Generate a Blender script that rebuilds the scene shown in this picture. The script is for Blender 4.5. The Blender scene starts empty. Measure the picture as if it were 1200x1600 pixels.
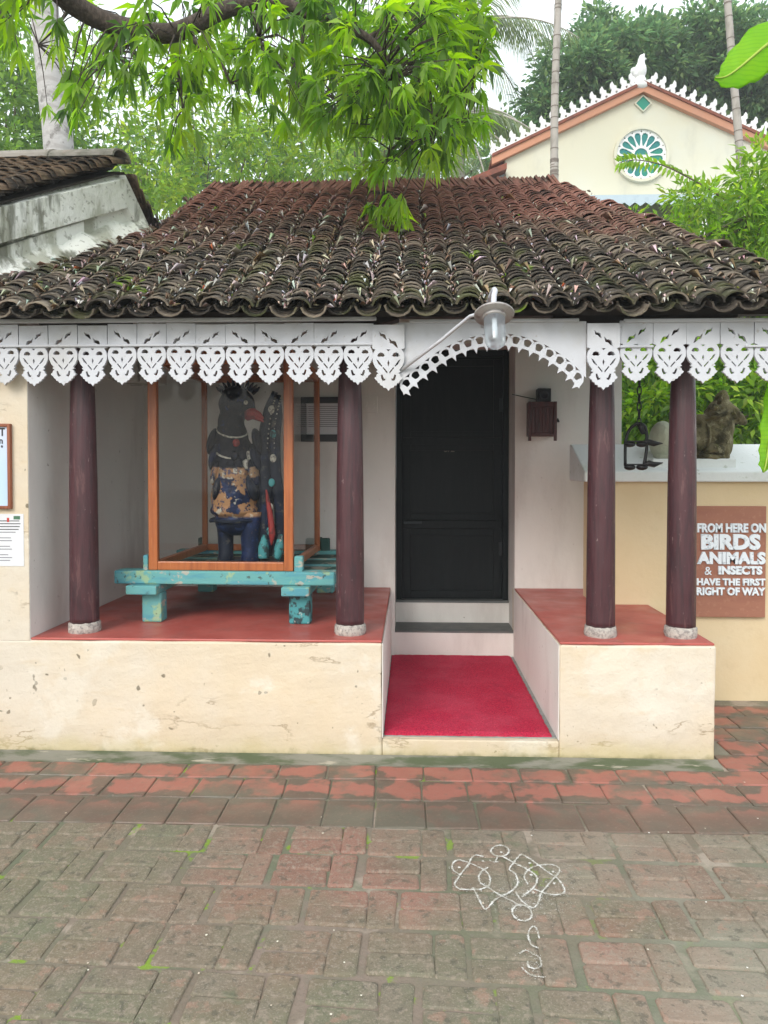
import bpy, bmesh, math, random
import numpy as np
from mathutils import Vector, Matrix, Euler
R = math.radians
random.seed(7); rng = np.random.default_rng(7)
scene = bpy.context.scene
COL = scene.collection

# ------------------------------------------------------------------ camera
F = 1150.0; CX = 600.0; PITCH = R(1.3); YAW = R(2.0916)
CY = 728 + F*math.tan(PITCH)
CAM = Vector((0, -3.7, 1.486))
cd = bpy.data.cameras.new('camera'); cam = bpy.data.objects.new('camera', cd); COL.objects.link(cam)
cam.location = CAM; cam.rotation_euler = (R(90)-PITCH, 0, YAW)
cd.sensor_fit = 'VERTICAL'; cd.sensor_height = 36; cd.lens = F/1600*36
cd.shift_y = -(800-CY)/1600; cd.clip_start = .05; cd.clip_end = 2000
scene.camera = cam
CM = Euler((R(90)-PITCH, 0, YAW)).to_matrix()

# ------------------------------------------------------------------ sky, sun, exposure
SUN_EL, SUN_AZ = R(34), R(204)      # azimuth clockwise from +Y: high, behind the camera and a little to the left
w = bpy.data.worlds.new('World'); scene.world = w; w.use_nodes = True
nt = w.node_tree; nt.nodes.clear()
sk = nt.nodes.new('ShaderNodeTexSky'); sk.sky_type = 'NISHITA'; sk.sun_disc = False
sk.sun_elevation = SUN_EL; sk.sun_rotation = SUN_AZ; sk.air_density = 1.0; sk.dust_density = 3.0; sk.ozone_density = 1.0
mx = nt.nodes.new('ShaderNodeMix'); mx.data_type = 'RGBA'; mx.inputs[0].default_value = .85   # cloud cover
nt.links.new(sk.outputs[0], mx.inputs[6]); mx.inputs[7].default_value = (4.55, 4.85, 4.9, 1)   # even white cloud veil
bg = nt.nodes.new('ShaderNodeBackground'); bg.inputs[1].default_value = .15
nt.links.new(mx.outputs[2], bg.inputs[0])
wo = nt.nodes.new('ShaderNodeOutputWorld'); nt.links.new(bg.outputs[0], wo.inputs[0])
sl = bpy.data.lights.new('sun', 'SUN'); sl.energy = .8; sl.angle = R(26); sl.color = (1, .96, .9)
so = bpy.data.objects.new('sun', sl); COL.objects.link(so)
sdir = Vector((math.sin(SUN_AZ)*math.cos(SUN_EL), math.cos(SUN_AZ)*math.cos(SUN_EL), math.sin(SUN_EL)))
so.rotation_euler = sdir.to_track_quat('Z', 'Y').to_euler(); so.location = (0, -4, 12)
vs = scene.view_settings; vs.view_transform = 'Standard'; vs.look = 'None'; vs.gamma = 1; vs.use_curve_mapping = False
vs.exposure = 1.27

# ------------------------------------------------------------------ pixel helpers (directions only; distance from the plane touched)
def ray(px, py):
    return CM @ Vector(((px-CX)/F, (CY-py)/F, -1))
def at(px, py, Y=None, Z=None, X=None):
    d = ray(px, py)
    if Y is not None: t = (Y-CAM.y)/d.y
    elif Z is not None: t = (Z-CAM.z)/d.z
    else: t = (X-CAM.x)/d.x
    return CAM + d*t

# ------------------------------------------------------------------ object helpers
def tag(o, label=None, cat=None, group=None, kind=None):
    if label: o['label'] = label
    if cat: o['category'] = cat
    if group: o['group'] = group
    if kind: o['kind'] = kind
    return o
def thing(name, loc, label, cat, group=None):
    o = bpy.data.objects.new(name, None); COL.objects.link(o); o.location = loc; o.empty_display_size = .1
    return tag(o, label, cat, group)
def root_offset(p):
    v = Vector((0, 0, 0))
    while p: v = v + p.location; p = p.parent
    return v
def link(name, me, mat=None, parent=None, loc=None, rot=None):
    """loc is a world location (parents are never rotated)"""
    o = bpy.data.objects.new(name, me); COL.objects.link(o)
    if mat is not None and not me.materials: me.materials.append(mat)
    l = Vector(loc) if loc is not None else Vector((0, 0, 0))
    if parent: o.parent = parent; l = l - root_offset(parent)
    o.location = l
    if rot is not None: o.rotation_euler = rot
    return o
class MB:
    def __init__(s): s.v = []; s.f = []
    def add(s, v, f):
        n = len(s.v); s.v += [Vector(p) for p in v]; s.f += [[i+n for i in q] for q in f]; return s
    def box(s, x0, x1, y0, y1, z0, z1):
        x0, x1 = min(x0, x1), max(x0, x1); y0, y1 = min(y0, y1), max(y0, y1); z0, z1 = min(z0, z1), max(z0, z1)
        return s.add([(x0,y0,z0),(x1,y0,z0),(x1,y1,z0),(x0,y1,z0),(x0,y0,z1),(x1,y0,z1),(x1,y1,z1),(x0,y1,z1)],
                     [(0,3,2,1),(4,5,6,7),(0,1,5,4),(1,2,6,5),(2,3,7,6),(3,0,4,7)])
    def prism(s, poly, d):     # poly: 3-D loop, extruded by vector d
        n = len(poly); d = Vector(d); a = [Vector(p) for p in poly]
        f = [list(range(n)), [n+i for i in reversed(range(n))]] + [[i, n+i, n+(i+1) % n, (i+1) % n] for i in range(n)]
        return s.add(a+[p+d for p in a], f)
    def tube(s, pts, rad, n=8, cap=True):
        pts = [Vector(p) for p in pts]
        if not hasattr(rad, '__len__'): rad = [rad]*len(pts)
        V = []; Fc = []; up = None
        for i, p in enumerate(pts):
            t = (pts[min(i+1, len(pts)-1)]-pts[max(i-1, 0)])
            t = t.normalized() if t.length > 1e-9 else Vector((0, 0, 1))
            if up is None:
                up = t.orthogonal().normalized()
            up = (up - t*up.dot(t)); up = up.normalized() if up.length > 1e-6 else t.orthogonal().normalized()
            b = t.cross(up)
            for k in range(n):
                a = 2*math.pi*k/n; V.append(p+(up*math.cos(a)+b*math.sin(a))*rad[i])
        for i in range(len(pts)-1):
            for k in range(n):
                Fc.append([i*n+k, i*n+(k+1) % n, (i+1)*n+(k+1) % n, (i+1)*n+k])
        if cap: Fc.append(list(reversed(range(n)))); Fc.append([(len(pts)-1)*n+k for k in range(n)])
        return s.add(V, Fc)
    def lathe(s, prof, c, n=24, M=None):   # prof: (r, z) list bottom to top
        c = Vector(c); V = []; Fc = []
        for r, z in prof:
            for k in range(n):
                a = 2*math.pi*k/n; p = Vector((r*math.cos(a), r*math.sin(a), z))
                if M: p = M @ p
                V.append(c+p)
        for i in range(len(prof)-1):
            for k in range(n): Fc.append([i*n+k, i*n+(k+1) % n, (i+1)*n+(k+1) % n, (i+1)*n+k])
        Fc.append(list(reversed(range(n)))); Fc.append([(len(prof)-1)*n+k for k in range(n)])
        return s.add(V, Fc)
    def ball(s, c, r, n=12, m=8, M=None):
        c = Vector(c); r = r if hasattr(r, '__len__') else (r, r, r); V = [Vector((0,0,r[2]))]; Fc = []
        for i in range(1, m):
            t = math.pi*i/m
            for k in range(n):
                a = 2*math.pi*k/n; V.append(Vector((r[0]*math.sin(t)*math.cos(a), r[1]*math.sin(t)*math.sin(a), r[2]*math.cos(t))))
        V.append(Vector((0,0,-r[2])))
        for k in range(n): Fc.append([0, 1+k, 1+(k+1) % n])
        for i in range(m-2):
            for k in range(n): Fc.append([1+i*n+k, 1+(i+1)*n+k, 1+(i+1)*n+(k+1) % n, 1+i*n+(k+1) % n])
        e = len(V)-1; b = 1+(m-2)*n
        for k in range(n): Fc.append([e, b+(k+1) % n, b+k])
        if M: V = [M @ p for p in V]
        return s.add([c+p for p in V], Fc)
    def rotz(s, a, c):
        M = Matrix.Translation(c) @ Matrix.Rotation(a, 4, 'Z') @ Matrix.Translation(-Vector(c)); s.v = [M @ p for p in s.v]; return s
    def mesh(s, name, smooth=False):
        me = bpy.data.meshes.new(name); me.from_pydata([tuple(p) for p in s.v], [], s.f); me.update()
        if smooth: me.polygons.foreach_set('use_smooth', [True]*len(me.polygons))
        return me
    def obj(s, name, mat, parent=None, smooth=False, bev=0, base=None):
        """base: mesh origin (world); default centre of the bottom"""
        if base is None:
            xs = [p.x for p in s.v]; ys = [p.y for p in s.v]; zs = [p.z for p in s.v]
            base = Vector(((min(xs)+max(xs))/2, (min(ys)+max(ys))/2, min(zs)))
        s.v = [p-base for p in s.v]
        o = link(name, s.mesh(name, smooth), mat, parent, base)
        if bev:
            m = o.modifiers.new('bevel', 'BEVEL'); m.width = bev; m.segments = 2; m.limit_method = 'ANGLE'; m.angle_limit = R(40)
        return o
def box(name, mat, parent, *b, bev=0): return MB().box(*b).obj(name, mat, parent, bev=bev)
def copy_obj(o, parent=None, loc=None):
    c = o.copy(); COL.objects.link(c); c.parent = parent
    if loc is not None: c.location = Vector(loc)-root_offset(parent)
    return c
def mesh_np(name, V, Fq, mat, attr=None, parent=None, kind=None, smooth=False, attrname='lc'):
    """V (n,3) array, Fq (m,k) array"""
    me = bpy.data.meshes.new(name); V = np.asarray(V, np.float32); Fq = np.asarray(Fq, np.int32); k = Fq.shape[1]
    me.vertices.add(len(V)); me.vertices.foreach_set('co', V.ravel())
    me.loops.add(Fq.size); me.loops.foreach_set('vertex_index', Fq.ravel())
    me.polygons.add(len(Fq)); me.polygons.foreach_set('loop_start', np.arange(0, Fq.size, k, dtype=np.int32))
    me.update(calc_edges=True); me.validate()
    if smooth: me.polygons.foreach_set('use_smooth', [True]*len(me.polygons))
    if attr is not None:
        if attr.ndim == 2:
            a = me.color_attributes.new(attrname, 'FLOAT_COLOR', 'POINT'); a.data.foreach_set('color', np.asarray(attr, np.float32).ravel())
        else:
            a = me.attributes.new(attrname, 'FLOAT', 'POINT'); a.data.foreach_set('value', np.asarray(attr, np.float32))
    o = link(name, me, mat, parent, (0, 0, 0))
    if kind: o['kind'] = kind
    return o

# ------------------------------------------------------------------ flat cut-outs and lettering (2-D curves turned into meshes standing in the XZ plane)
def _to_mesh(cu, name):
    o = bpy.data.objects.new('tmp', cu); COL.objects.link(o); dg = bpy.context.evaluated_depsgraph_get()
    me = bpy.data.meshes.new_from_object(o.evaluated_get(dg)); me.name = name
    bpy.data.objects.remove(o); bpy.data.curves.remove(cu)
    n = len(me.vertices); co = np.empty(n*3, np.float32); me.vertices.foreach_get('co', co); co = co.reshape(-1, 3)
    co = np.stack([co[:, 0], -co[:, 2], co[:, 1]], 1); me.vertices.foreach_set('co', co.ravel()); me.update()
    return me
def fret(name, loops, depth, bevel=0.0):
    cu = bpy.data.curves.new(name, 'CURVE'); cu.dimensions = '2D'; cu.fill_mode = 'BOTH'; cu.extrude = depth/2; cu.bevel_depth = bevel; cu.bevel_resolution = 0
    for lp in loops:
        sp = cu.splines.new('POLY'); sp.points.add(len(lp)-1)
        for p, q in zip(sp.points, lp): p.co = (q[0], q[1], 0, 1)
        sp.use_cyclic_u = True
    return _to_mesh(cu, name)
def text(name, body, size, depth, bold=0.0, spacing=1.0):
    cu = bpy.data.curves.new(name, 'FONT'); cu.body = body; cu.size = size; cu.extrude = depth/2; cu.offset = bold; cu.space_character = spacing
    cu.align_x = 'CENTER'; cu.resolution_u = 3
    return _to_mesh(cu, name)
def ell(cx, cy, rx, ry, n=14, rot=0.0):
    return [(cx+rx*math.cos(a)*math.cos(rot)-ry*math.sin(a)*math.sin(rot), cy+rx*math.cos(a)*math.sin(rot)+ry*math.sin(a)*math.cos(rot)) for a in [2*math.pi*i/n for i in range(n)]]

# ------------------------------------------------------------------ materials
def mat(name, base, rough=.7, layers=(), bump=(), spec=.35, rnd=None, metal=0.0, coat=0.0, transl=0.0, attr=None, ramp=None, coords='pos', roughvar=None, emit=None):
    m = bpy.data.materials.new(name); m.use_nodes = True; nt = m.node_tree; N = nt.nodes; L = nt.links; N.clear()
    out = N.new('ShaderNodeOutputMaterial'); b = N.new('ShaderNodeBsdfPrincipled')
    b.inputs['Roughness'].default_value = rough; b.inputs['Specular IOR Level'].default_value = spec; b.inputs['Metallic'].default_value = metal
    b.inputs['Coat Weight'].default_value = coat
    geo = N.new('ShaderNodeNewGeometry'); tc = N.new('ShaderNodeTexCoord')
    src = geo.outputs['Position'] if coords == 'pos' else tc.outputs['Object']
    def mapped(st, off=0.0, s_=None):
        mp = N.new('ShaderNodeMapping'); mp.inputs['Scale'].default_value = st; mp.inputs['Location'].default_value = (off, off*.7, off*.3); L.new(s_ or src, mp.inputs[0]); return mp.outputs[0]
    def mathn(op, a, c_=None, clamp=False):
        q = N.new('ShaderNodeMath'); q.operation = op; q.use_clamp = clamp
        for i, v in enumerate((a, c_)):
            if v is None: continue
            if isinstance(v, (int, float)): q.inputs[i].default_value = v
            else: L.new(v, q.inputs[i])
        return q.outputs[0]
    def ramp01(v, lo, hi):
        r = N.new('ShaderNodeMapRange'); r.interpolation_type = 'SMOOTHSTEP'; L.new(v, r.inputs[0]); r.inputs[1].default_value = lo; r.inputs[2].default_value = hi; return r.outputs[0]
    def mix(f, a, c_):
        q = N.new('ShaderNodeMix'); q.data_type = 'RGBA'
        if isinstance(f, float): q.inputs[0].default_value = f
        else: L.new(f, q.inputs[0])
        for i, v in ((6, a), (7, c_)):
            if isinstance(v, tuple): q.inputs[i].default_value = (*v[:3], 1)
            else: L.new(v, q.inputs[i])
        return q.outputs[2]
    cur = tuple(base)
    if attr:
        an = N.new('ShaderNodeAttribute'); an.attribute_name = attr
        if ramp:
            rp = N.new('ShaderNodeValToRGB'); el = rp.color_ramp.elements
            el[0].position = ramp[0][0]; el[0].color = (*ramp[0][1], 1); el[1].position = ramp[-1][0]; el[1].color = (*ramp[-1][1], 1)
            for p, c_ in ramp[1:-1]: e = el.new(p); e.color = (*c_, 1)
            L.new(an.outputs['Fac'], rp.inputs[0]); cur = rp.outputs[0]
        else: cur = an.outputs['Color']
    oi = None
    if rnd:
        oi = N.new('ShaderNodeObjectInfo'); rp = N.new('ShaderNodeValToRGB'); el = rp.color_ramp.elements
        el[0].position = 0; el[0].color = (*rnd[0], 1); el[1].position = 1; el[1].color = (*rnd[-1], 1)
        for i, c_ in enumerate(rnd[1:-1]): e = el.new((i+1)/(len(rnd)-1)); e.color = (*c_, 1)
        L.new(oi.outputs['Random'], rp.inputs[0]); cur = rp.outputs[0]
    for i, ly in enumerate(layers):
        f = None
        if ly.get('k', 'noise') == 'noise':
            n_ = N.new('ShaderNodeTexNoise'); n_.inputs['Scale'].default_value = ly.get('s', 5); n_.inputs['Detail'].default_value = ly.get('det', 5); n_.inputs['Roughness'].default_value = ly.get('ro', .6)
            n_.inputs['Distortion'].default_value = ly.get('dist', 0)
            L.new(mapped(ly.get('st', (1, 1, 1)), i*3.17+ly.get('off', 0)), n_.inputs['Vector']); v = n_.outputs['Fac']
        elif ly['k'] == 'vor':
            n_ = N.new('ShaderNodeTexVoronoi'); n_.inputs['Scale'].default_value = ly.get('s', 5)
            L.new(mapped(ly.get('st', (1, 1, 1)), i*3.17+ly.get('off', 0)), n_.inputs['Vector']); v = n_.outputs['Distance']
        elif ly['k'] == 'wave':
            n_ = N.new('ShaderNodeTexWave'); n_.inputs['Scale'].default_value = ly.get('s', 5); n_.inputs['Distortion'].default_value = ly.get('dist', 2); n_.inputs['Detail'].default_value = 3; n_.bands_direction = ly.get('dir', 'X')
            L.new(mapped(ly.get('st', (1, 1, 1)), i*3.17), n_.inputs['Vector']); v = n_.outputs['Fac']
        elif ly['k'] == 'axis':   # position along an axis, roughened by noise
            sx = N.new('ShaderNodeSeparateXYZ'); L.new(tc.outputs['Object'] if ly.get('obj') else src, sx.inputs[0]); v = sx.outputs[ly['ax']]
            n_ = N.new('ShaderNodeTexNoise'); n_.inputs['Scale'].default_value = ly.get('s', 5); n_.inputs['Detail'].default_value = 5; L.new(mapped(ly.get('st', (1, 1, 1)), i), n_.inputs['Vector'])
            v = mathn('ADD', v, mathn('MULTIPLY', mathn('SUBTRACT', n_.outputs['Fac'], .5), ly.get('amp', .2)))
        elif ly['k'] == 'rad':    # distance from the object's own origin, roughened
            vm = N.new('ShaderNodeVectorMath'); vm.operation = 'LENGTH'; L.new(mapped(ly.get('st', (1, 1, 1)), 0, tc.outputs['Object']), vm.inputs[0])
            n_ = N.new('ShaderNodeTexNoise'); n_.inputs['Scale'].default_value = ly.get('s', 5); n_.inputs['Detail'].default_value = 4; L.new(mapped((1, 1, 1), i), n_.inputs['Vector'])
            v = mathn('ADD', vm.outputs['Value'], mathn('MULTIPLY', mathn('SUBTRACT', n_.outputs['Fac'], .5), ly.get('amp', .2)))
        if ly.get('ridge'): v = mathn('ABSOLUTE', mathn('SUBTRACT', v, .5))
        f = ramp01(v, ly['lo'], ly['hi'])
        if 'mask' in ly:
            n2 = N.new('ShaderNodeTexNoise'); n2.inputs['Scale'].default_value = ly['mask'][0]; n2.inputs['Detail'].default_value = 2; L.new(mapped((1, 1, 1), i*1.9+4), n2.inputs['Vector']); f = mathn('MULTIPLY', f, ramp01(n2.outputs['Fac'], ly['mask'][1], ly['mask'][2]))
        if 'zr' in ly or 'yr' in ly or 'xr' in ly:
            for key, ax in (('xr', 0), ('yr', 1), ('zr', 2)):
                if key in ly:
                    sx = N.new('ShaderNodeSeparateXYZ'); L.new(src, sx.inputs[0]); f = mathn('MULTIPLY', f, ramp01(sx.outputs[ax], *ly[key]))
        if ly.get('f', 1) != 1: f = mathn('MULTIPLY', f, float(ly['f']))
        cur = mix(f, cur, ly['c'])
    if isinstance(cur, tuple): b.inputs['Base Color'].default_value = (*cur[:3], 1)
    else: L.new(cur, b.inputs['Base Color'])
    if roughvar:
        n_ = N.new('ShaderNodeTexNoise'); n_.inputs['Scale'].default_value = roughvar[0]; n_.inputs['Detail'].default_value = 4; L.new(mapped((1, 1, 1), 9.1), n_.inputs['Vector'])
        r = N.new('ShaderNodeMapRange'); L.new(n_.outputs['Fac'], r.inputs[0]); r.inputs[1].default_value = .35; r.inputs[2].default_value = .65; r.inputs[3].default_value = roughvar[1]; r.inputs[4].default_value = roughvar[2]; L.new(r.outputs[0], b.inputs['Roughness'])
    prev = None
    for i, bp in enumerate(bump):
        n_ = N.new('ShaderNodeTexNoise'); n_.inputs['Scale'].default_value = bp[0]; n_.inputs['Detail'].default_value = 6; n_.inputs['Roughness'].default_value = .65
        L.new(mapped(bp[3] if len(bp) > 3 else (1, 1, 1), 5+i), n_.inputs['Vector'])
        q = N.new('ShaderNodeBump'); q.inputs['Strength'].default_value = bp[1]; q.inputs['Distance'].default_value = bp[2]; L.new(n_.outputs['Fac'], q.inputs['Height'])
        if prev: L.new(prev, q.inputs['Normal'])
        prev = q.outputs[0]
    if prev: L.new(prev, b.inputs['Normal'])
    sh = b.outputs[0]
    if transl:
        t = N.new('ShaderNodeBsdfTranslucent'); ms = N.new('ShaderNodeMixShader'); ms.inputs[0].default_value = transl
        hs = N.new('ShaderNodeHueSaturation'); hs.inputs['Value'].default_value = 2.3; hs.inputs['Saturation'].default_value = 1.1
        if isinstance(cur, tuple): hs.inputs['Color'].default_value = (*cur[:3], 1)
        else: L.new(cur, hs.inputs['Color'])
        L.new(hs.outputs[0], t.inputs[0]); L.new(sh, ms.inputs[1]); L.new(t.outputs[0], ms.inputs[2]); sh = ms.outputs[0]
    L.new(sh, out.inputs[0])
    return m
def glass(name, tint=(1, 1, 1), refl=.12):
    m = bpy.data.materials.new(name); m.use_nodes = True; nt = m.node_tree; N = nt.nodes; L = nt.links; N.clear()
    out = N.new('ShaderNodeOutputMaterial'); tr = N.new('ShaderNodeBsdfTransparent'); tr.inputs[0].default_value = (*tint, 1)
    gl = N.new('ShaderNodeBsdfGlossy'); gl.inputs['Roughness'].default_value = .02; fr = N.new('ShaderNodeFresnel'); fr.inputs[0].default_value = 1.30
    ad = N.new('ShaderNodeMath'); ad.operation = 'ADD'; ad.inputs[1].default_value = refl; ad.use_clamp = True; L.new(fr.outputs[0], ad.inputs[0])
    ms = N.new('ShaderNodeMixShader'); L.new(ad.outputs[0], ms.inputs[0]); L.new(tr.outputs[0], ms.inputs[1]); L.new(gl.outputs[0], ms.inputs[2]); L.new(ms.outputs[0], out.inputs[0])
    return m

CREAM = (.655, .55, .41)
M = {}
M['cream'] = mat('cream_plaster', CREAM, .85, [
    dict(s=1.3, lo=.35, hi=.7, c=(.66, .605, .52), f=.85), dict(s=3.5, lo=.5, hi=.75, c=(.63, .52, .36), f=.35, st=(1, 1, .6)), dict(s=9, lo=.55, hi=.75, c=(.60, .47, .30), f=.4, st=(.6, 1, 2)),
    dict(s=2.2, lo=.012, hi=.002, c=(.30, .23, .15), f=.75, ridge=1, mask=(3, .50, .60), det=8, st=(.5, 1, 1.4)),
    dict(s=13, lo=.70, hi=.73, c=(.13, .11, .07), f=.8, det=2, mask=(2, .46, .56)), dict(s=34, lo=.71, hi=.75, c=(.15, .13, .08), f=.75, det=2, mask=(1.5, .46, .56)), dict(s=70, lo=.70, hi=.75, c=(.25, .2, .12), f=.6, det=2),
    dict(k='axis', ax=2, s=3, amp=.5, lo=.34, hi=-.05, c=(.50, .41, .28), f=.45), dict(s=2.6, lo=.54, hi=.62, c=(.70, .65, .56), f=.6, off=5), dict(k='axis', ax=2, s=5, amp=.22, lo=.13, hi=-.03, c=(.46, .39, .17), f=.6),
    dict(k='axis', ax=2, s=14, amp=.11, lo=.045, hi=-.015, c=(.14, .14, .045), f=.85)],
    [(3, .5, .03), (11, .35, .012), (45, .3, .004)], spec=.2)
M['cream_wall'] = mat('ochre_plaster', (.66, .52, .32), .85, [dict(s=1.1, lo=.35, hi=.7, c=(.70, .60, .43), f=.7), dict(s=9, lo=.55, hi=.8, c=(.55, .42, .25), f=.35),
    dict(s=5, lo=.6, hi=.75, c=(.5, .36, .24), f=.4, st=(1, 1, .2))], [(4, .35, .02), (40, .25, .004)], spec=.2)
M['white_wall'] = mat('white_limewash', (.80, .775, .735), .85, [dict(s=1.6, lo=.4, hi=.7, c=(.73, .70, .67), f=.7), dict(s=3, lo=.48, hi=.7, c=(.58, .545, .51), f=.6, st=(1, 1, .3), off=6), dict(s=6, lo=.55, hi=.8, c=(.66, .60, .55), f=.45, st=(1, 1, .35)),
    dict(s=30, lo=.72, hi=.76, c=(.25, .2, .17), f=.6, det=2)], [(5, .3, .015), (50, .2, .003)], spec=.2)
M['white_paint'] = mat('white_gloss_paint', (.585, .60, .645), .5, [dict(s=8, lo=.5, hi=.8, c=(.47, .475, .50), f=.6), dict(s=35, lo=.64, hi=.72, c=(.36, .33, .30), f=.6), dict(s=4, lo=.5, hi=.7, c=(.52, .515, .51), f=.6)], [(60, .15, .002)], spec=.3)
M['gable_white'] = mat('stained_white_plaster', (.80, .80, .76), .9, [dict(s=3, lo=.45, hi=.7, c=(.70, .70, .63), f=.7), dict(s=6, lo=.46, hi=.60, c=(.30, .30, .22), f=.7, off=3, st=(1, 1.2, .35)), dict(s=5, lo=.52, hi=.64, c=(.10, .10, .065), f=.8, st=(1, 1.5, .3)), dict(s=25, lo=.56, hi=.66, c=(.2, .19, .15), f=.6)], [(9, .6, .03), (50, .3, .004)], spec=.15)
M['red_floor'] = mat('red_oxide_floor', (.42, .088, .072), .42, [dict(s=4, lo=.4, hi=.7, c=(.50, .135, .11), f=.6), dict(s=7, lo=.5, hi=.7, c=(.33, .10, .085), f=.6, off=4), dict(s=14, lo=.55, hi=.75, c=(.27, .07, .06), f=.5), dict(s=60, lo=.7, hi=.75, c=(.6, .35, .3), f=.4)], [(6, .1, .006), (80, .06, .002)], spec=.45, roughvar=(5, .3, .55))
M['grey_cement'] = mat('grey_cement', (.30, .31, .30), .75, [dict(s=9, lo=.4, hi=.7, c=(.20, .21, .20), f=.8)], [(30, .3, .005)])
M['dark_tread'] = mat('dark_slate_tread', (.11, .12, .12), .6, [dict(s=9, lo=.4, hi=.7, c=(.17, .17, .16), f=.8)], [(30, .2, .004)])
M['pillar'] = mat('dark_maroon_wood', (.070, .022, .028), .36, [dict(k='noise', s=9, st=(6, 6, .5), lo=.4, hi=.7, c=(.036, .015, .020), f=.9), dict(s=60, lo=.66, hi=.71, c=(.26, .19, .18), f=.7, st=(1, 1, .35)), dict(s=14, lo=.60, hi=.66, c=(.13, .06, .06), f=.7, st=(2, 2, .3)), dict(s=30, lo=.63, hi=.75, c=(.11, .05, .055), f=.6, st=(3, 3, .25))], [(12, .5, .010, (6, 6, .4)), (60, .3, .003, (2, 2, .5))], spec=.5, roughvar=(9, .3, .5))
M['stone'] = mat('rough_granite', (.46, .42, .38), .9, [dict(s=60, lo=.45, hi=.62, c=(.22, .2, .19), f=.8), dict(s=25, lo=.55, hi=.7, c=(.60, .56, .5), f=.8)], [(40, .8, .012)])
M['dark_wood'] = mat('dark_timber', (.030, .024, .022), .6, [dict(s=8, st=(.5, 5, 5), lo=.4, hi=.7, c=(.05, .035, .03), f=.8)], [(20, .3, .004)])
M['door'] = mat('black_green_door', (.006, .009, .010), .5, [dict(s=6, st=(6, 6, .6), lo=.4, hi=.7, c=(.010, .013, .014), f=.8)], [(9, .2, .004, (6, 6, .5))], spec=.15)
M['carpet'] = mat('red_coir_mat', (.78, .04, .10), 1.0, [dict(s=120, lo=.42, hi=.62, c=(.50, .02, .07), f=.8, det=2), dict(s=3, lo=.4, hi=.7, c=(.80, .10, .17), f=.6), dict(s=6, lo=.55, hi=.72, c=(.50, .025, .07), f=.45), dict(s=90, lo=.6, hi=.72, c=(.75, .25, .32), f=.5)], [(150, 1.0, .02)], spec=.1)
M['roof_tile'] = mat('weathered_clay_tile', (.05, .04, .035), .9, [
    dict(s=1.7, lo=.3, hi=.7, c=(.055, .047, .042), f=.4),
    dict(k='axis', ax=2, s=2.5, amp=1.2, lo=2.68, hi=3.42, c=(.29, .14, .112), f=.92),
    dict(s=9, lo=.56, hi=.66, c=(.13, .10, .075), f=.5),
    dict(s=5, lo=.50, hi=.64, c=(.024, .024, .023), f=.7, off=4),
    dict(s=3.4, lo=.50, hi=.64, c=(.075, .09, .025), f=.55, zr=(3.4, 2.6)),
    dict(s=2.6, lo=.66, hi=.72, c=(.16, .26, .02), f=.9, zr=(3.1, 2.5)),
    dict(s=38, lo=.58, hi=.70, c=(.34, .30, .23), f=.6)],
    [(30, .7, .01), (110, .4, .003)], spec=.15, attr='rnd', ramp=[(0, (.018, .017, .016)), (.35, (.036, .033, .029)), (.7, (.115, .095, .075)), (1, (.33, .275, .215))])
M['deck'] = mat('roof_boarding', (.035, .028, .024), .9)
M['bird'] = mat('flaked_blue_paint', (.010, .018, .055), .5, [
    dict(s=7, lo=.4, hi=.7, c=(.016, .032, .11), f=.8), dict(s=22, lo=.52, hi=.6, c=(.008, .012, .03), f=.8),
    dict(k='axis', ax=2, s=14, amp=.05, lo=1.415, hi=1.425, c=(.34, .22, .12), f=.9), dict(s=11, lo=.55, hi=.58, c=(.010, .018, .055), f=1.0, off=6),
    dict(s=8.5, lo=.495, hi=.52, c=(.40, .22, .11), f=.95, zr=(1.17, 1.19), off=2), dict(s=17, lo=.58, hi=.61, c=(.50, .46, .38), f=.85, zr=(1.16, 1.2)), dict(s=24, lo=.56, hi=.60, c=(.02, .04, .12), f=.8, off=3),
    dict(k='axis', ax=2, s=10, amp=.08, lo=1.475, hi=1.485, c=(.008, .010, .018), f=1.0),
    dict(s=18, lo=.60, hi=.66, c=(.015, .03, .11), f=.7, zr=(1.5, 1.6)), dict(s=45, lo=.62, hi=.68, c=(.12, .08, .06), f=.6)], [(15, .5, .012), (60, .4, .004)], spec=.15)
M['bird_dark'] = mat('black_blue_paint', (.012, .016, .03), .45, [dict(s=16, lo=.55, hi=.62, c=(.10, .09, .08), f=.7), dict(s=9, lo=.5, hi=.7, c=(.015, .03, .09), f=.7)], [(20, .4, .006)], spec=.15)
M['bird_red'] = mat('worn_red_paint', (.30, .03, .03), .5, [dict(s=20, lo=.5, hi=.65, c=(.10, .02, .02), f=.8)], [(40, .3, .003)])
M['bird_teal'] = mat('worn_teal_paint', (.06, .28, .30), .6, [dict(s=18, lo=.5, hi=.58, c=(.02, .025, .03), f=.9), dict(s=25, lo=.62, hi=.68, c=(.5, .5, .45), f=.8)], [(30, .4, .004)])
M['bird_white'] = mat('ivory_paint', (.55, .52, .45), .6, [dict(s=60, lo=.5, hi=.6, c=(.12, .1, .09), f=.8)])
M['teal_wood'] = mat('distressed_turquoise_wood', (.13, .36, .36), .75, [dict(s=7, lo=.45, hi=.65, c=(.08, .28, .36), f=.8, st=(.6, 2, 3)), dict(s=11, lo=.56, hi=.64, c=(.36, .46, .22), f=.7), dict(s=10, lo=.58, hi=.63, c=(.45, .40, .33), f=.8, st=(1, 1, 2)), dict(s=30, lo=.62, hi=.66, c=(.06, .08, .07), f=.8)], [(18, .5, .006, (.5, 2, 2)), (70, .3, .002)], spec=.25)
M['teal_dark'] = mat('dark_green_wood', (.02, .07, .06), .7, [dict(s=12, lo=.5, hi=.6, c=(.35, .31, .25), f=.6, st=(1, 1, .5))], [(18, .4, .005)])
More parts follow.
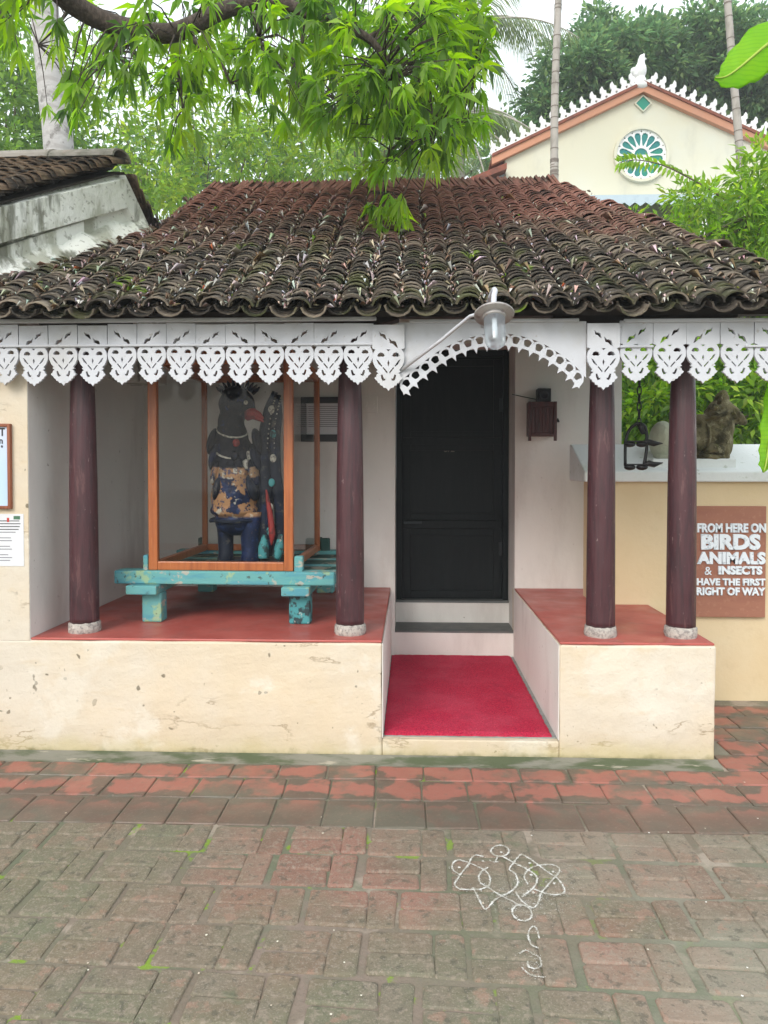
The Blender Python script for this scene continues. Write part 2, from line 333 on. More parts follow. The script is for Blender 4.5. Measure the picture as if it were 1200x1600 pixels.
M['case_wood'] = mat('orange_varnished_teak', (.42, .125, .035), .38, [dict(s=6, st=(7, 7, .5), lo=.4, hi=.7, c=(.28, .07, .02), f=.8), dict(s=30, st=(5, 5, .4), lo=.55, hi=.7, c=(.52, .2, .07), f=.5)], [(30, .12, .002, (5, 5, .4))], spec=.45, coat=.15)
M['glass'] = glass('case_glass', (.97, .98, .975), .0)
M['frame_black'] = mat('charcoal_frame', (.035, .035, .04), .4)
M['paper'] = mat('printed_paper', (.70, .71, .74), .6)
M['board_blue'] = mat('pale_blue_print', (.50, .66, .86), .45, [dict(k='axis', ax=2, s=1, amp=.0, lo=1.42, hi=1.72, c=(.62, .66, .78), f=1.0)])
M['ink'] = mat('black_ink', (.03, .03, .035), .6)
M['ink_grey'] = mat('grey_ink', (.22, .22, .25), .6)
M['ink_red'] = mat('red_ink', (.5, .06, .05), .6)
M['ink_green'] = mat('green_ink', (.07, .17, .10), .6)
M['board_wood'] = mat('red_brown_moulding', (.30, .10, .05), .5, [dict(s=10, st=(5, 5, .6), lo=.4, hi=.7, c=(.2, .06, .03))])
M['rosewood'] = mat('rosewood', (.075, .014, .012), .4, [dict(s=9, st=(7, 7, .6), lo=.4, hi=.7, c=(.03, .008, .01), f=.9)], [(20, .2, .003, (5, 5, .5))], spec=.4)
M['black_plastic'] = mat('black_plastic', (.012, .012, .014), .45)
M['speaker_cone'] = mat('speaker_cone', (.03, .03, .04), .3)
M['galv'] = mat('weathered_galvanised', (.40, .38, .37), .5, [dict(s=30, lo=.5, hi=.7, c=(.22, .17, .16), f=.8)], metal=.35)
M['pipe'] = mat('painted_pipe', (.55, .56, .62), .4, [dict(s=30, lo=.6, hi=.7, c=(.2, .18, .17), f=.6)])
M['iron'] = mat('black_iron', (.010, .010, .011), .5, [dict(s=40, lo=.6, hi=.7, c=(.04, .03, .025), f=.6)], [(60, .4, .003)])
M['sign'] = mat('terracotta_board', (.33, .145, .095), .7, [dict(s=5, st=(.5, 1, 3), lo=.4, hi=.7, c=(.27, .11, .075), f=.7), dict(s=40, lo=.55, hi=.7, c=(.40, .20, .13), f=.6)], [(60, .3, .003)])
M['letter'] = mat('white_letters', (.74, .80, .86), .5, [dict(s=40, lo=.56, hi=.62, c=(.35, .4, .45), f=.6)], [(70, .2, .002)])
M['nandi'] = mat('mossy_carved_stone', (.17, .145, .08), .95, [dict(s=8, lo=.42, hi=.62, c=(.03, .027, .014), f=.9), dict(s=14, lo=.55, hi=.7, c=(.13, .13, .035), f=.7),
    dict(s=22, lo=.56, hi=.64, c=(.30, .27, .17), f=.7), dict(k='axis', ax=0, s=5, amp=.12, lo=1.72, hi=1.64, c=(.58, .60, .46), f=.9)], [(14, .9, .03), (60, .6, .006)], spec=.1)
M['coping'] = mat('white_coping', (.74, .77, .76), .85, [dict(s=4, lo=.5, hi=.7, c=(.58, .62, .55), f=.7), dict(s=20, lo=.62, hi=.7, c=(.35, .38, .3), f=.6)], [(10, .4, .012), (60, .3, .003)], spec=.2)
M['bark'] = mat('mango_bark', (.055, .042, .034), .95, [dict(s=20, st=(3, 3, 1), lo=.45, hi=.65, c=(.11, .085, .065), f=.8)], [(25, .9, .02)])
M['bark_brown'] = mat('grey_brown_bark', (.16, .13, .10), .95, [dict(s=14, lo=.45, hi=.65, c=(.08, .065, .05), f=.8)], [(25, .8, .02)])
M['palm_bark'] = mat('coconut_trunk', (.46, .445, .44), .9, [dict(k='wave', s=2.2, dist=3, dir='Z', lo=.55, hi=.95, c=(.34, .32, .31), f=.6), dict(s=7, lo=.55, hi=.65, c=(.18, .17, .16), f=.8), dict(s=20, lo=.5, hi=.7, c=(.56, .55, .54), f=.6)], [(14, .5, .02, (1, 1, 4))])
M['areca_bark'] = mat('areca_trunk', (.40, .37, .34), .85, [dict(s=9, lo=.45, hi=.65, c=(.25, .23, .2), f=.8, st=(1, 1, .4))], [(30, .3, .005)])
M['areca_ring'] = mat('areca_leaf_scar', (.20, .17, .15), .9)
def leafmat(name, tr=.52, rough=.42): return mat(name, (0, 0, 0), rough, attr='lc', transl=tr, spec=.4)
M['leaf'] = leafmat('broad_leaf'); M['leaf_far'] = leafmat('far_leaf', .5, .55); M['palm_leaf'] = leafmat('palm_leaflet', .35, .45)
M['banana'] = mat('banana_leaf', (.24, .44, .02), .45, [dict(s=3, lo=.4, hi=.7, c=(.32, .48, .02), f=.7), dict(k='wave', s=14, dist=.4, dir='Z', lo=.6, hi=1, c=(.18, .38, .02), f=.4)], transl=.6)
M['dead_leaf'] = mat('dry_leaf', (.3, .2, .12), .8, attr='lc', spec=.2)
M['soil'] = mat('earth_and_weeds', (.10, .08, .05), .95, [dict(s=1.2, lo=.4, hi=.6, c=(.06, .085, .025), f=.9), dict(s=30, lo=.5, hi=.7, c=(.14, .11, .07), f=.6)], [(20, .6, .03)])
GRIME = [dict(s=1.5, lo=.36, hi=.58, c=(.18, .152, .11), f=.85), dict(s=.9, lo=.42, hi=.64, c=(.145, .16, .10), f=.8, off=2), dict(s=4, lo=.5, hi=.7, c=(.20, .165, .13), f=.6, off=5),
    dict(s=1.3, lo=.40, hi=.60, c=(.27, .27, .21), f=.6, off=8, xr=(.1, 1.0))]
M['mortar'] = mat('lime_mortar_joints', (.24, .185, .15), .95, GRIME[:2]+GRIME[3:]+[dict(s=3, lo=.55, hi=.63, c=(.40, .33, .27), f=.75, off=1), dict(s=2.2, lo=.52, hi=.60, c=(.13, .16, .10), f=.5, off=3), dict(s=4.6, lo=.575, hi=.62, c=(.20, .31, .03), f=.9, off=11, xr=(1.2, -.2)), dict(s=50, lo=.5, hi=.7, c=(.2, .17, .14), f=.5)], [(60, .8, .006)])
M['brick'] = mat('worn_paving_brick', (.25, .12, .08), .8, [
    dict(s=9, lo=.45, hi=.72, c=(.30, .165, .12), f=.6)]+GRIME+[dict(s=55, lo=.50, hi=.64, c=(.29, .235, .185), f=.6), dict(s=24, lo=.56, hi=.64, c=(.09, .085, .065), f=.6), dict(s=12, lo=.58, hi=.66, c=(.31, .19, .14), f=.6), dict(s=170, lo=.56, hi=.64, c=(.33, .28, .23), f=.6),
    dict(s=6, lo=.62, hi=.72, c=(.12, .145, .085), f=.5), dict(s=130, lo=.60, hi=.70, c=(.06, .055, .045), f=.6)],
    [(14, .7, .010), (90, .7, .004)], spec=.35, rnd=[(.20, .115, .085), (.28, .145, .11), (.23, .155, .115), (.31, .17, .13)], roughvar=(4, .55, .9))
M['paver_red'] = mat('worn_red_paver', (.13, .10, .075), .6, [
    dict(s=3, lo=.4, hi=.65, c=(.17, .095, .07), f=.7), dict(s=8, lo=.5, hi=.7, c=(.10, .10, .075), f=.7),
    dict(k='rad', st=(6.6, 10.5, 1), s=9, amp=3.0, lo=.95, hi=.55, c=(.40, .14, .105), f=.78, yr=(-.62, -.40)),
    dict(s=2.2, lo=.50, hi=.62, c=(.13, .12, .09), f=.85, off=3), dict(s=30, lo=.55, hi=.7, c=(.2, .13, .1), f=.5),
    dict(s=80, lo=.58, hi=.7, c=(.28, .2, .16), f=.4)],
    [(12, .4, .006), (70, .4, .002)], spec=.45, roughvar=(5, .35, .7))
M['chalk'] = mat('rice_flour_chalk', (.74, .73, .70), 1.0, [dict(s=45, lo=.42, hi=.60, c=(.40, .37, .30), f=.8)], [(120, .5, .003)])
M['bg_cream'] = mat('pale_cream_plaster', (.66, .63, .50), .85, [dict(s=.8, lo=.4, hi=.7, c=(.66, .66, .58), f=.7), dict(s=2.2, lo=.52, hi=.72, c=(.50, .49, .42), f=.5, st=(1, 1, .45))], [(6, .2, .01)], spec=.2)
M['bg_orange'] = mat('salmon_trim', (.56, .27, .17), .8, [dict(s=3, lo=.4, hi=.7, c=(.50, .26, .18), f=.6)])
M['bg_white'] = mat('white_trim', (.82, .82, .82), .7)
M['bg_green'] = mat('green_glass', (.02, .26, .17), .3, [dict(s=1.5, lo=.4, hi=.6, c=(.03, .20, .22), f=.8)])
M['bg_blue'] = mat('porch_shade_blue', (.02, .06, .14), .5)
M['bg_eave'] = mat('pale_blue_metal', (.48, .58, .66), .5, [dict(s=9, lo=.5, hi=.7, c=(.35, .45, .55), f=.6)])
M['bg_tile'] = mat('red_roof_tile_far', (.26, .09, .06), .9, [dict(s=6, lo=.4, hi=.7, c=(.12, .06, .05), f=.7)])
M['bg_grey'] = mat('grey_boards', (.22, .24, .25), .8)
#PART2
# ================================================================== THE SETTING
g = MB(); g.add([(-70, -40, -.06), (70, -40, -.06), (70, 90, -.06), (-70, 90, -.06)], [(0, 1, 2, 3)])
tag(g.obj('ground', M['soil'], base=Vector((0, 0, -.06))), kind='structure')
PAV = box('brick_paving', M['mortar'], None, -4.5, 4.5, -5.5, 1.2, -.05, -.0075); tag(PAV, kind='structure')

def piece_mesh(name, wx, wy, seed, h=.045, edge=.012, jit=.004):
    r = random.Random(seed); V = []; Fc = []
    cs = [(-1, -1), (1, -1), (1, 1), (-1, 1)]; j = [(r.uniform(-jit, jit), r.uniform(-jit, jit)) for _ in cs]; tl = [r.uniform(-.002, .0015) for _ in cs]
    # eight-sided outline so that the worn corners round off
    ring = []
    for k, (a, b) in enumerate(cs):
        c = edge*r.uniform(.7, 1.6); px, py = a*wx/2+j[k][0], b*wy/2+j[k][1]
        e1 = (px-a*c, py) if (k % 2) else (px, py-b*c); e2 = (px, py-b*c) if (k % 2) else (px-a*c, py)
        if k == 0: ring += [(px, py-b*c, k), (px-a*c, py, k)]
        elif k == 1: ring += [(px-a*c, py, k), (px, py-b*c, k)]
        elif k == 2: ring += [(px, py-b*c, k), (px-a*c, py, k)]
        else: ring += [(px-a*c, py, k), (px, py-b*c, k)]
    n = len(ring)
    for ins, z in ((0, -h), (0, -edge), (edge*.35, -edge*.3), (edge*1.1, 0)):
        sx = 1-2*ins/wx; sy = 1-2*ins/wy
        for x, y, k in ring: V.append((x*sx, y*sy, z+(tl[k] if z > -h else 0)))
    for i in range(3):
        for k in range(n): Fc.append([i*n+k, i*n+(k+1) % n, (i+1)*n+(k+1) % n, (i+1)*n+k])
    Fc.append([3*n+k for k in range(n)])
    me = bpy.data.meshes.new(name); me.from_pydata(V, [], Fc); me.update(); return me
STR = [piece_mesh('brick', .202, .100, 10+i, edge=.0075, jit=.005) for i in range(8)]; SOL = [piece_mesh('brick', .096, .209, 30+i, edge=.0075, jit=.005) for i in range(8)]
rest = MB(); nb = 0
cand = []
for k in range(13):
    ang = -R(.55)*min(k, 7); y0 = -.700-.2255*k-.1125
    x = -3.6-random.uniform(0, .3)
    while x < 3.6:
        off = random.uniform(-.006, .006)
        for kind, dx, dy in (('s', .10, .0515), ('s', .10+random.uniform(-.006, .006), -.0515), ('o', .10+.098+.053, 0)):
            X = x+dx; c = Vector((X*math.cos(ang)-(dy+off)*math.sin(ang), y0+X*math.sin(ang)+(dy+off)*math.cos(ang), random.uniform(-.003, .0025)))
            cand.append((k, c, ang+random.uniform(-.012, .012), kind))
        x += .320+random.uniform(-.006, .010)
def in_view(c, m=40):
    d = CM.transposed() @ (c-CAM)
    if d.z > -.3: return False
    px = CX-F*d.x/d.z; py = CY+F*d.y/d.z
    return -m < px < 1200+m and -m < py < 1600+m*1.6
for k, c, a, kind in cand:
    me = random.choice(STR if kind == 's' else SOL)
    if c.y > -.70: continue
    if in_view(c) and nb < 300:
        nb += 1; link('brick', me, M['brick'], PAV, c, (0, 0, a))
    else:
        Mx = Matrix.Translation(c) @ Matrix.Rotation(a, 4, 'Z'); rest.add([Mx @ v.co for v in me.vertices], [list(p.vertices) for p in me.polygons])
for m_ in STR+SOL:
    if not m_.materials: m_.materials.append(M['brick'])
tag(rest.obj('brick_field', M['brick'], PAV), kind='stuff')
# three rows of larger pavers along the plinth, and those beyond its right end
for (ya, yb, pw, sh) in ((-.085, -.243, .232, .05), (-.247, -.457, .208, .13), (-.461, -.705, .218, .02)):
    PV = [piece_mesh('paver', pw-.006, abs(yb-ya)-.006, 60+i, edge=.006, jit=.003) for i in range(4)]
    x = -2.9+sh
    while x < 3.0:
        link('paver', random.choice(PV), M['paver_red'], PAV, (x, (ya+yb)/2, random.uniform(-.002, .002)), (0, 0, random.uniform(-.008, .008))); x += pw+random.uniform(-.002, .003)
PV = [piece_mesh('paver', .214, .192, 80+i, edge=.006, jit=.003) for i in range(4)]
for r_ in range(5):
    for c_ in range(6): link('paver', random.choice(PV), M['paver_red'], PAV, (1.66+.22*c_+.1*(r_ % 2), .02+.199*r_, random.uniform(-.002, .002)))

# ================================================================== THE HOUSE
ZP = at(560, 1001, Y=0).z; YW = 1.64
XL = at(47, 998, Y=0).x; XA = at(597, 1000, Y=0).x; XB = at(875, 1003, Y=0).x; XR = at(1119, 1004, Y=0).x
XW = XR-.01                                     # right end of the back wall
H = thing('village_house', ((XL+XR)/2, .8, 0), 'single storey house with white fretwork valance, maroon pillars and mossy tiled roof', 'house')
ZK = at(720, 1156, Y=0).z
cl = bpy.data.textures.new('plaster_waves', 'CLOUDS'); cl.noise_scale = .22; cl.noise_depth = 3
def plaster(*a_, bev=.01):          # hand-trowelled: uneven faces, wavering edges
    o = box(*a_, bev=bev); m_ = o.modifiers.new('cut', 'SUBSURF'); m_.subdivision_type = 'SIMPLE'; m_.levels = m_.render_levels = 5
    d_ = o.modifiers.new('waver', 'DISPLACE'); d_.texture = cl; d_.texture_coords = 'GLOBAL'; d_.strength = .014; d_.mid_level = .5; return o
pl = plaster('plinth', M['cream'], H, -3.6, XA, 0, YW+.1, -.05, ZP-.014, bev=.01)
pr = plaster('plinth', M['cream'], H, XB, XR, 0, YW+.1, -.05, ZP-.014, bev=.01)
# whitewashed inner cheeks of the entry
box('cheek', M['white_wall'], H, XA, XA+.004, .012, YW, ZK, ZP-.016); box('cheek', M['white_wall'], H, XB-.004, XB, .012, YW, ZK, ZP-.016)
box('veranda_floor', M['red_floor'], H, XL, XA-.002, .006, YW, ZP-.013, ZP, bev=.005)
box('veranda_floor', M['red_floor'], H, XB+.002, XR-.004, .006, YW, ZP-.013, ZP, bev=.005)
box('kerb', M['cream'], H, XA+.001, XB-.001, .004, .05, -.05, ZK-.004, bev=.006)
box('entry_floor', M['grey_cement'], H, XA+.0045, XB-.0045, .05, YW, -.05, ZK)
fil = MB(); fil.prism([(0, -.0015, -.04), (0, -.0015, .022), (0, -.05, .006), (0, -.085, -.001), (0, -.085, -.04)], (1, 0, 0))
fil.v = [Vector((-3.0 if p.x < .5 else XR+.01, p.y+random.uniform(-.004, 0), p.z)) for p in fil.v]
M['fillet'] = mat('mossy_cement_fillet', (.22, .21, .17), .9, [dict(s=5, lo=.42, hi=.6, c=(.075, .095, .045), f=.9, st=(.6, 2, 2)), dict(s=9, lo=.6, hi=.68, c=(.42, .38, .30), f=.8, st=(.5, 2, 2))], [(40, .5, .006)])
fil.obj('cement_fillet', M['fillet'], H)
# back wall around the doorway
DL = at(617, 900, Y=YW).x; DR = at(804, 900, Y=YW).x; YD = 2.0; ZS2 = at(700, 939, Y=YD-.06).z; ZT = at(700, 551, Y=YD-.03).z
ZS1 = at(700, 986, Y=YW).z; ZTOP = 3.1
box('wall', M['white_wall'], H, XL-.25, DL, YW, YW+.42, -.05, ZTOP)
box('wall', M['white_wall'], H, DR, XW, YW, YW+.42, -.05, ZTOP)
box('wall', M['white_wall'], H, DL, DR, YW+.001, YW+.42, ZT+.07, ZTOP-.001)
box('wall', M['white_wall'], H, XL-.25, XL, .004, YW, ZP-.016, 2.24)          # left side wall of the veranda
box('wall', M['white_wall'], H, XW-.25, XW, YW+.42, 5.6, -.05, 2.6)           # far right side wall
box('step_riser', M['white_wall'], H, DL, DR, YW+.002, YD-.06, -.04, ZS1-.012)
box('step_tread', M['dark_tread'], H, DL+.001, DR-.001, YW-.002, YD-.062, ZS1-.012, ZS1)
box('step_riser', M['white_wall'], H, DL, DR, YD-.06, YD+.3, -.04, ZS2-.012)
box('door_sill', M['dark_tread'], H, DL+.001, DR-.001, YD-.066, YD+.3, ZS2-.012, ZS2+.004)
M['glint_iron'] = mat('worn_black_iron', (.03, .035, .04), .3, metal=.6)
# door
dr = box('door', M['door'], H, DL+.03, DR-.03, YD+.012, YD+.05, ZS2+.005, ZT-.005)
fr = MB().box(DL+.002, DL+.045, YD-.03, YD+.06, ZS2+.004, ZT+.02).box(DR-.045, DR-.002, YD-.03, YD+.06, ZS2+.004, ZT+.02).box(DL+.045, DR-.045, YD-.028, YD+.058, ZT-.03, ZT+.019)
fr.obj('door_frame', M['door'], dr, bev=.004)
lt = box('lintel_trim', M['white_wall'], H, DL+.002, DR-.002, YW+.03, YD+.06, ZT+.021, ZT+.069)
zs = [ZS2+.02, at(700, 826, Y=YD).z, at(700, 812, Y=YD).z, at(700, 694, Y=YD).z, at(700, 684, Y=YD).z, ZT-.05]
for a, b in ((0, 1), (2, 3), (4, 5)):
    x0, x1 = DL+.055, DR-.055
    st = MB().box(x0, x0+.06, YD-.006, YD+.011, zs[a], zs[b]).box(x1-.06, x1, YD-.006, YD+.011, zs[a], zs[b]).box(x0+.06, x1-.06, YD-.005, YD+.011, zs[a], zs[a]+.05).box(x0+.06, x1-.06, YD-.005, YD+.011, zs[b]-.05, zs[b])
    st.obj('door_panel', M['door'], dr, bev=.003)
box('ledge', M['door'], dr, DL+.06, DR-.06, YD-.022, YD+.011, zs[1]+.005, zs[2]-.005, bev=.004)
q = at(640, 817, Y=YD); box('glint_iron', M['glint_iron'], dr, DL+.062, DL+.20, YD-.032, YD-.0225, q.z-.004, q.z+.012, bev=.003)  # iron bar added to stand in for the highlight on the ledge
for zz_ in (.35, 1.45): box('hinge', M['glint_iron'], dr, DR-.075, DR-.047, YD-.034, YD-.029, ZS2+zz_, ZS2+zz_+.10, bev=.002)
tn = text('door_number', '5/2', .065, .004, .001); p = at(702, 706, Y=YD-.0)
M['dull_brass'] = mat('dull_brass', (.10, .09, .07), .5)
link('door_number', tn, M['dull_brass'], dr, (p.x, YD+.008, p.z))
# pillars
prof = [(.074, 0), (.0742, .03), (.0735, .35), (.071, .75), (.065, 1.1), (.058, 1.36), (.054, 1.43), (.050, 1.44), (.050, 1.46), (.062, 1.475), (.064, 1.50), (.055, 1.52)]
YP = .165; pillx = [at(q, 990, Y=YP).x for q in (132.5, 547, 938, 1063.5)]
stm = None
for i, x in enumerate(pillx):
    jr = random.Random(i); pf = [(r*(1+jr.uniform(-.008, .008)), z) for r, z in prof]
    if i > 1: pf = [(r*.99, z) for r, z in pf]
    po = MB().lathe(pf, (x, YP, ZP+.05), 32).obj('pillar', M['pillar'], H, True)
    tag(po, ['maroon pillar left of the glass case', 'maroon pillar left of the doorway', 'maroon pillar right of the doorway', 'maroon pillar nearest the sign'][i])
    st = MB()
    for kk in range(1):
        n = 28; V = []; Fc = []
        for r, z in ((.080, 0), (.083, .015), (.081, .048), (.072, .056)):
            for q in range(n):
                a = 2*math.pi*q/n; rr = r*(1+jr.uniform(-.03, .03)); V.append((x+rr*math.cos(a), YP+rr*math.sin(a), ZP+z+(jr.uniform(-.004, .004) if 0 < z < .056 else 0)))
        for i2 in range(3):
            for q in range(n): Fc.append([i2*n+q, i2*n+(q+1) % n, (i2+1)*n+(q+1) % n, (i2+1)*n+q])
        Fc.append([3*n+q for q in range(n)]); st.add(V, Fc)
    st.obj('stone_base', M['stone'], po, True)
    zt = ZP+.05+1.52
    cap = MB().prism([(x-.26, YP-.045, zt+.09), (x-.26, YP-.045, zt+.07), (x-.15, YP-.045, zt+.045), (x-.06, YP-.045, zt), (x+.06, YP-.045, zt), (x+.15, YP-.045, zt+.045), (x+.26, YP-.045, zt+.07), (x+.26, YP-.045, zt+.09)], (0, .09, 0))
    cap.obj('bracket', M['dark_wood'], po, bev=.006)
ZB = ZP+.05+1.52+.09
box('beam', M['dark_wood'], H, XL-.2, XR+.35, YP-.05, YP+.05, ZB+.001, ZB+.11)
# roof frame
YE = -.2; ZE = at(600, 499, Y=YE).z; PIT = R(30); UP = Vector((0, math.cos(PIT), math.sin(PIT))); NO = Vector((0, -math.sin(PIT), math.cos(PIT)))
YRG = None
for q in range(200):     # where the slope reaches the ridge row of the photograph
    L_ = q*.02; pz = ZE+L_*math.sin(PIT); pt = at(600, 310, Y=YE+L_*math.cos(PIT))
    if pz >= pt.z: RL = L_; break
YR_, ZR_ = YE+RL*math.cos(PIT), ZE+RL*math.sin(PIT)
XRL, XRR = at(326, 290, Y=YR_).x, at(876, 285, Y=YR_).x
XEL, XER = -2.50, at(1330, 500, Y=YE).x
dk = MB(); t_ = .03
def rp(x, v, n): return Vector((x, 0, 0))+Vector((0, YE, ZE))+UP*v+NO*n
a = [rp(XEL+.1, .16, -.012), rp(XER-.08, .16, -.012), rp(XRR-.03, RL, -.012), rp(XRL+.03, RL, -.012)]
dk.add(a+[q-NO*t_ for q in a], [(0, 1, 2, 3), (7, 6, 5, 4), (0, 4, 5, 1), (1, 5, 6, 2), (2, 6, 7, 3), (3, 7, 4, 0)])
roof = dk.obj('roof', M['deck'], H, base=Vector((0, YE, ZE)))
bk = MB(); hb = 2*YR_-YE
hx = Vector((XER-.3, YR_+.2, ZR_-.85))
bk.add([(XRL+.03, YR_+.02, ZR_-.03), (XRR-.03, YR_+.02, ZR_-.03), tuple(hx), (XER-.3, hb-1, ZE+.6), (XEL, hb-1, ZE+.6)], [(0, 1, 2, 3, 4)])
bk.add([(XRR-.03, YR_, ZR_-.03), (XER-.08, YE+.16, ZE+.06), tuple(hx)], [(0, 1, 2)])
bk.obj('rear_slope', M['bg_tile'], roof)
# clay tiles: half-round caps over half-round pans
def tile_arrays(r0, r1, Lt, th, sq, span=R(168), n=6):
    V = []
    for v, r in ((0, r0), (Lt, r1)):
        for rr in (r, r-th):
            for k in range(n+1):
                a = -span/2+span*k/n; V.append((rr*math.sin(a), v, rr*math.cos(a)*sq-r*sq*math.cos(span/2)))
    m = n+1; Fc = []
    o0, i0, o1, i1 = 0, m, 2*m, 3*m
    for k in range(n):
        Fc += [(o0+k, o0+k+1, o1+k+1, o1+k), (i0+k+1, i0+k, i1+k, i1+k+1), (o0+k+1, o0+k, i0+k, i0+k+1), (o1+k, o1+k+1, i1+k+1, i1+k)]
    Fc += [(o0, o1, i1, i0), (o0+n, i0+n, i1+n, o1+n)]
    return np.array(V, float), np.array(Fc, int)
TL = .19; CAPV, CAPF = tile_arrays(.067, .057, TL, .0095, .80); PANV = CAPV.copy(); PANV[:, 2] *= -1; PANF = CAPF[:, ::-1].copy()
PITCHX = .1365; EXPO = .054; TILT = .0100/EXPO
def tile_attr(n, rnd):       # the exposed lower lip of a tile is paler, the covered body dark
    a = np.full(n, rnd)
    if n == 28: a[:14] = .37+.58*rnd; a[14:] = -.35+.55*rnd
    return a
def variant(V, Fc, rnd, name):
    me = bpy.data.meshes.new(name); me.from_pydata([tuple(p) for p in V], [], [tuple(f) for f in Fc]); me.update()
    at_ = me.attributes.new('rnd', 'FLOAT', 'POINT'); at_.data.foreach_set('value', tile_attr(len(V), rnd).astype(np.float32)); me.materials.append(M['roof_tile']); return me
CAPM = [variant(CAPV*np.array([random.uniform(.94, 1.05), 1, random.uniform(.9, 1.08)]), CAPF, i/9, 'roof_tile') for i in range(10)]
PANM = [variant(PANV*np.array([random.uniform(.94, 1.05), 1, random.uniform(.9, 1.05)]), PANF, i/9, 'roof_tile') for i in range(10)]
def rot_frame(yaw, tilt, roll):
    # local x: across, local y: up the slope, local z: roof normal
    B = Matrix(((1, 0, 0), (0, UP.y, NO.y), (0, UP.z, NO.z)))      # columns X, UP, NO
    return B @ Euler((-tilt, roll, yaw)).to_matrix()
def fan(xe): return xe if xe < .2 else .2+(xe-.2)*.80
tv, tf, ta, off_ = [], [], [], 0; debris_pos = []
nrow = int(RL/EXPO); ncol = int((XER-XEL)/PITCHX)+1; nt_ = 0
for c in range(ncol):
    xe = XEL+.05+c*PITCHX; xr = fan(xe); ph = random.uniform(0, 6.28); lag = random.uniform(-.012, .012)
    for kind in ('pan', 'cap'):
        xo = 0 if kind == 'cap' else PITCHX/2
        for r_ in range(nrow+1):
            v = r_*EXPO+lag+random.uniform(-.012, .012)+(.0 if r_ else random.uniform(-.02, .01)); s = v/RL
            x = (xe+xo)+(fan(xe+xo)-(xe+xo))*s+.010*math.sin(v*2.2+ph)+random.uniform(-.006, .006)
            hipx = XER+(XRR-XER)*s; yy = YE+v*math.cos(PIT); leftx = max(-1.86, XRL-.04) if yy > 1.3 else -1.80+(yy-1.21)*.4505
            if x > hipx+random.uniform(-.03, .05) or x < leftx or v > RL-.03: continue
            sag = -.012*math.sin(s*3.1)*(1+.5*math.sin(x*2.3)) + .006*math.sin(x*5+v*3)
            hgt = TL*TILT+.006+sag+(.026 if kind == 'cap' else .040)
            yaw = math.atan2((fan(xe+xo)-(xe+xo)), -RL)*0+random.uniform(-.07, .07)-(fan(xe+xo)-(xe+xo))/RL
            if random.random() < .04: yaw += random.uniform(-.2, .2)
            Rm = rot_frame(yaw, TILT+random.uniform(-.03, .05), random.uniform(-.06, .06)); pos = rp(x, v, hgt+(.0 if kind == 'cap' else -.012))
            rv = random.random()
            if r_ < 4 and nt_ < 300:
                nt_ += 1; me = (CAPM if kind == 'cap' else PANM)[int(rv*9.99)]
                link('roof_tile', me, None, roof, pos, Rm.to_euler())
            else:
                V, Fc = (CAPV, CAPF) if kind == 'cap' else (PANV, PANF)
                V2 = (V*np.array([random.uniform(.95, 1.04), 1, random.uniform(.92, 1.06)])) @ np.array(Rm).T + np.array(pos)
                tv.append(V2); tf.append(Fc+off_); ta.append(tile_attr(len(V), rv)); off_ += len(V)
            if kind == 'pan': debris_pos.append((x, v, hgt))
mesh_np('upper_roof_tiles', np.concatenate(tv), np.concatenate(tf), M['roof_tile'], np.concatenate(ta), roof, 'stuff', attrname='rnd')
# ridge: flat tiles leaning on edge in a long row
RV, RF = [], []
nrg = int((XRR-XRL)/.034)
rgm = [variant(np.array(MB().box(-.010, .010, -.06, .06, -.075, .085).v), np.array([(0,3,2,1),(4,5,6,7),(0,1,5,4),(1,2,6,5),(2,3,7,6),(3,0,4,7)]), .8+.05*i, 'ridge_tile') for i in range(4)]
for k in range(nrg):
    x = XRL+.02+k*.034
    lean = R(52 if x < -.35 else -42)+random.uniform(-.1, .1)
    link('ridge_tile', random.choice(rgm), None, roof, (x, YR_-.02+random.uniform(-.01, .01), ZR_+.068+random.uniform(-.006, .006)), (random.uniform(-.06, .06), lean, random.uniform(-.08, .08)))
box('ridge_bed', M['bg_tile'], roof, XRL, XRR, YR_-.05, YR_+.05, ZR_-.05, ZR_+.045)
# dry leaves and litter caught between the tiles
dv, df, dc = [], [], []
for k in range(11000):
    x, v, hg = random.choice(debris_pos)
    if random.random() > (1.15-v/RL*1.2)*(1.0 if x < .2 else .45): continue
    L_ = random.uniform(.02, .06) if random.random() < .88 else random.uniform(.06, .15); W_ = min(L_*random.uniform(.10, .28), .02); a = random.gauss(1.57, .5); p = rp(x+random.gauss(0, .02), v+random.uniform(-.05, .05), hg+random.uniform(-.018, .026))
    d = (Vector((1, 0, 0))*math.cos(a)+UP*math.sin(a)+NO*random.uniform(-.25, .12)).normalized(); sd = d.cross(NO).normalized(); n0 = len(dv)*1
    b0 = len(dv); cu = NO*random.uniform(.1, .4)*L_
    dv += [p, p+d*L_*.5+sd*W_*.5+cu, p+d*L_*.5-NO*.004, p+d*L_*.5-sd*W_*.5+cu, p+d*L_]
    df += [(b0, b0+1, b0+2), (b0, b0+2, b0+3), (b0+1, b0+4, b0+2), (b0+2, b0+4, b0+3)]
    cc = random.choice([(.38, .33, .28), (.52, .48, .44), (.28, .21, .15), (.36, .27, .21), (.24, .16, .10), (.62, .59, .55), (.60, .48, .45), (.66, .63, .60), (.16, .10, .065), (.30, .24, .18)]) if random.random() < .985 else random.choice([(.45, .12, .05), (.25, .36, .05)])
    dc += [(*[q*random.uniform(.8, 1.1) for q in cc], 1)]*5
lit = mesh_np('fallen_leaves', np.array([tuple(p) for p in dv]), np.array(df), M['dead_leaf'], np.array(dc), None, 'stuff')
tag(lit, 'dry leaves and litter caught between the roof tiles', 'leaf litter')

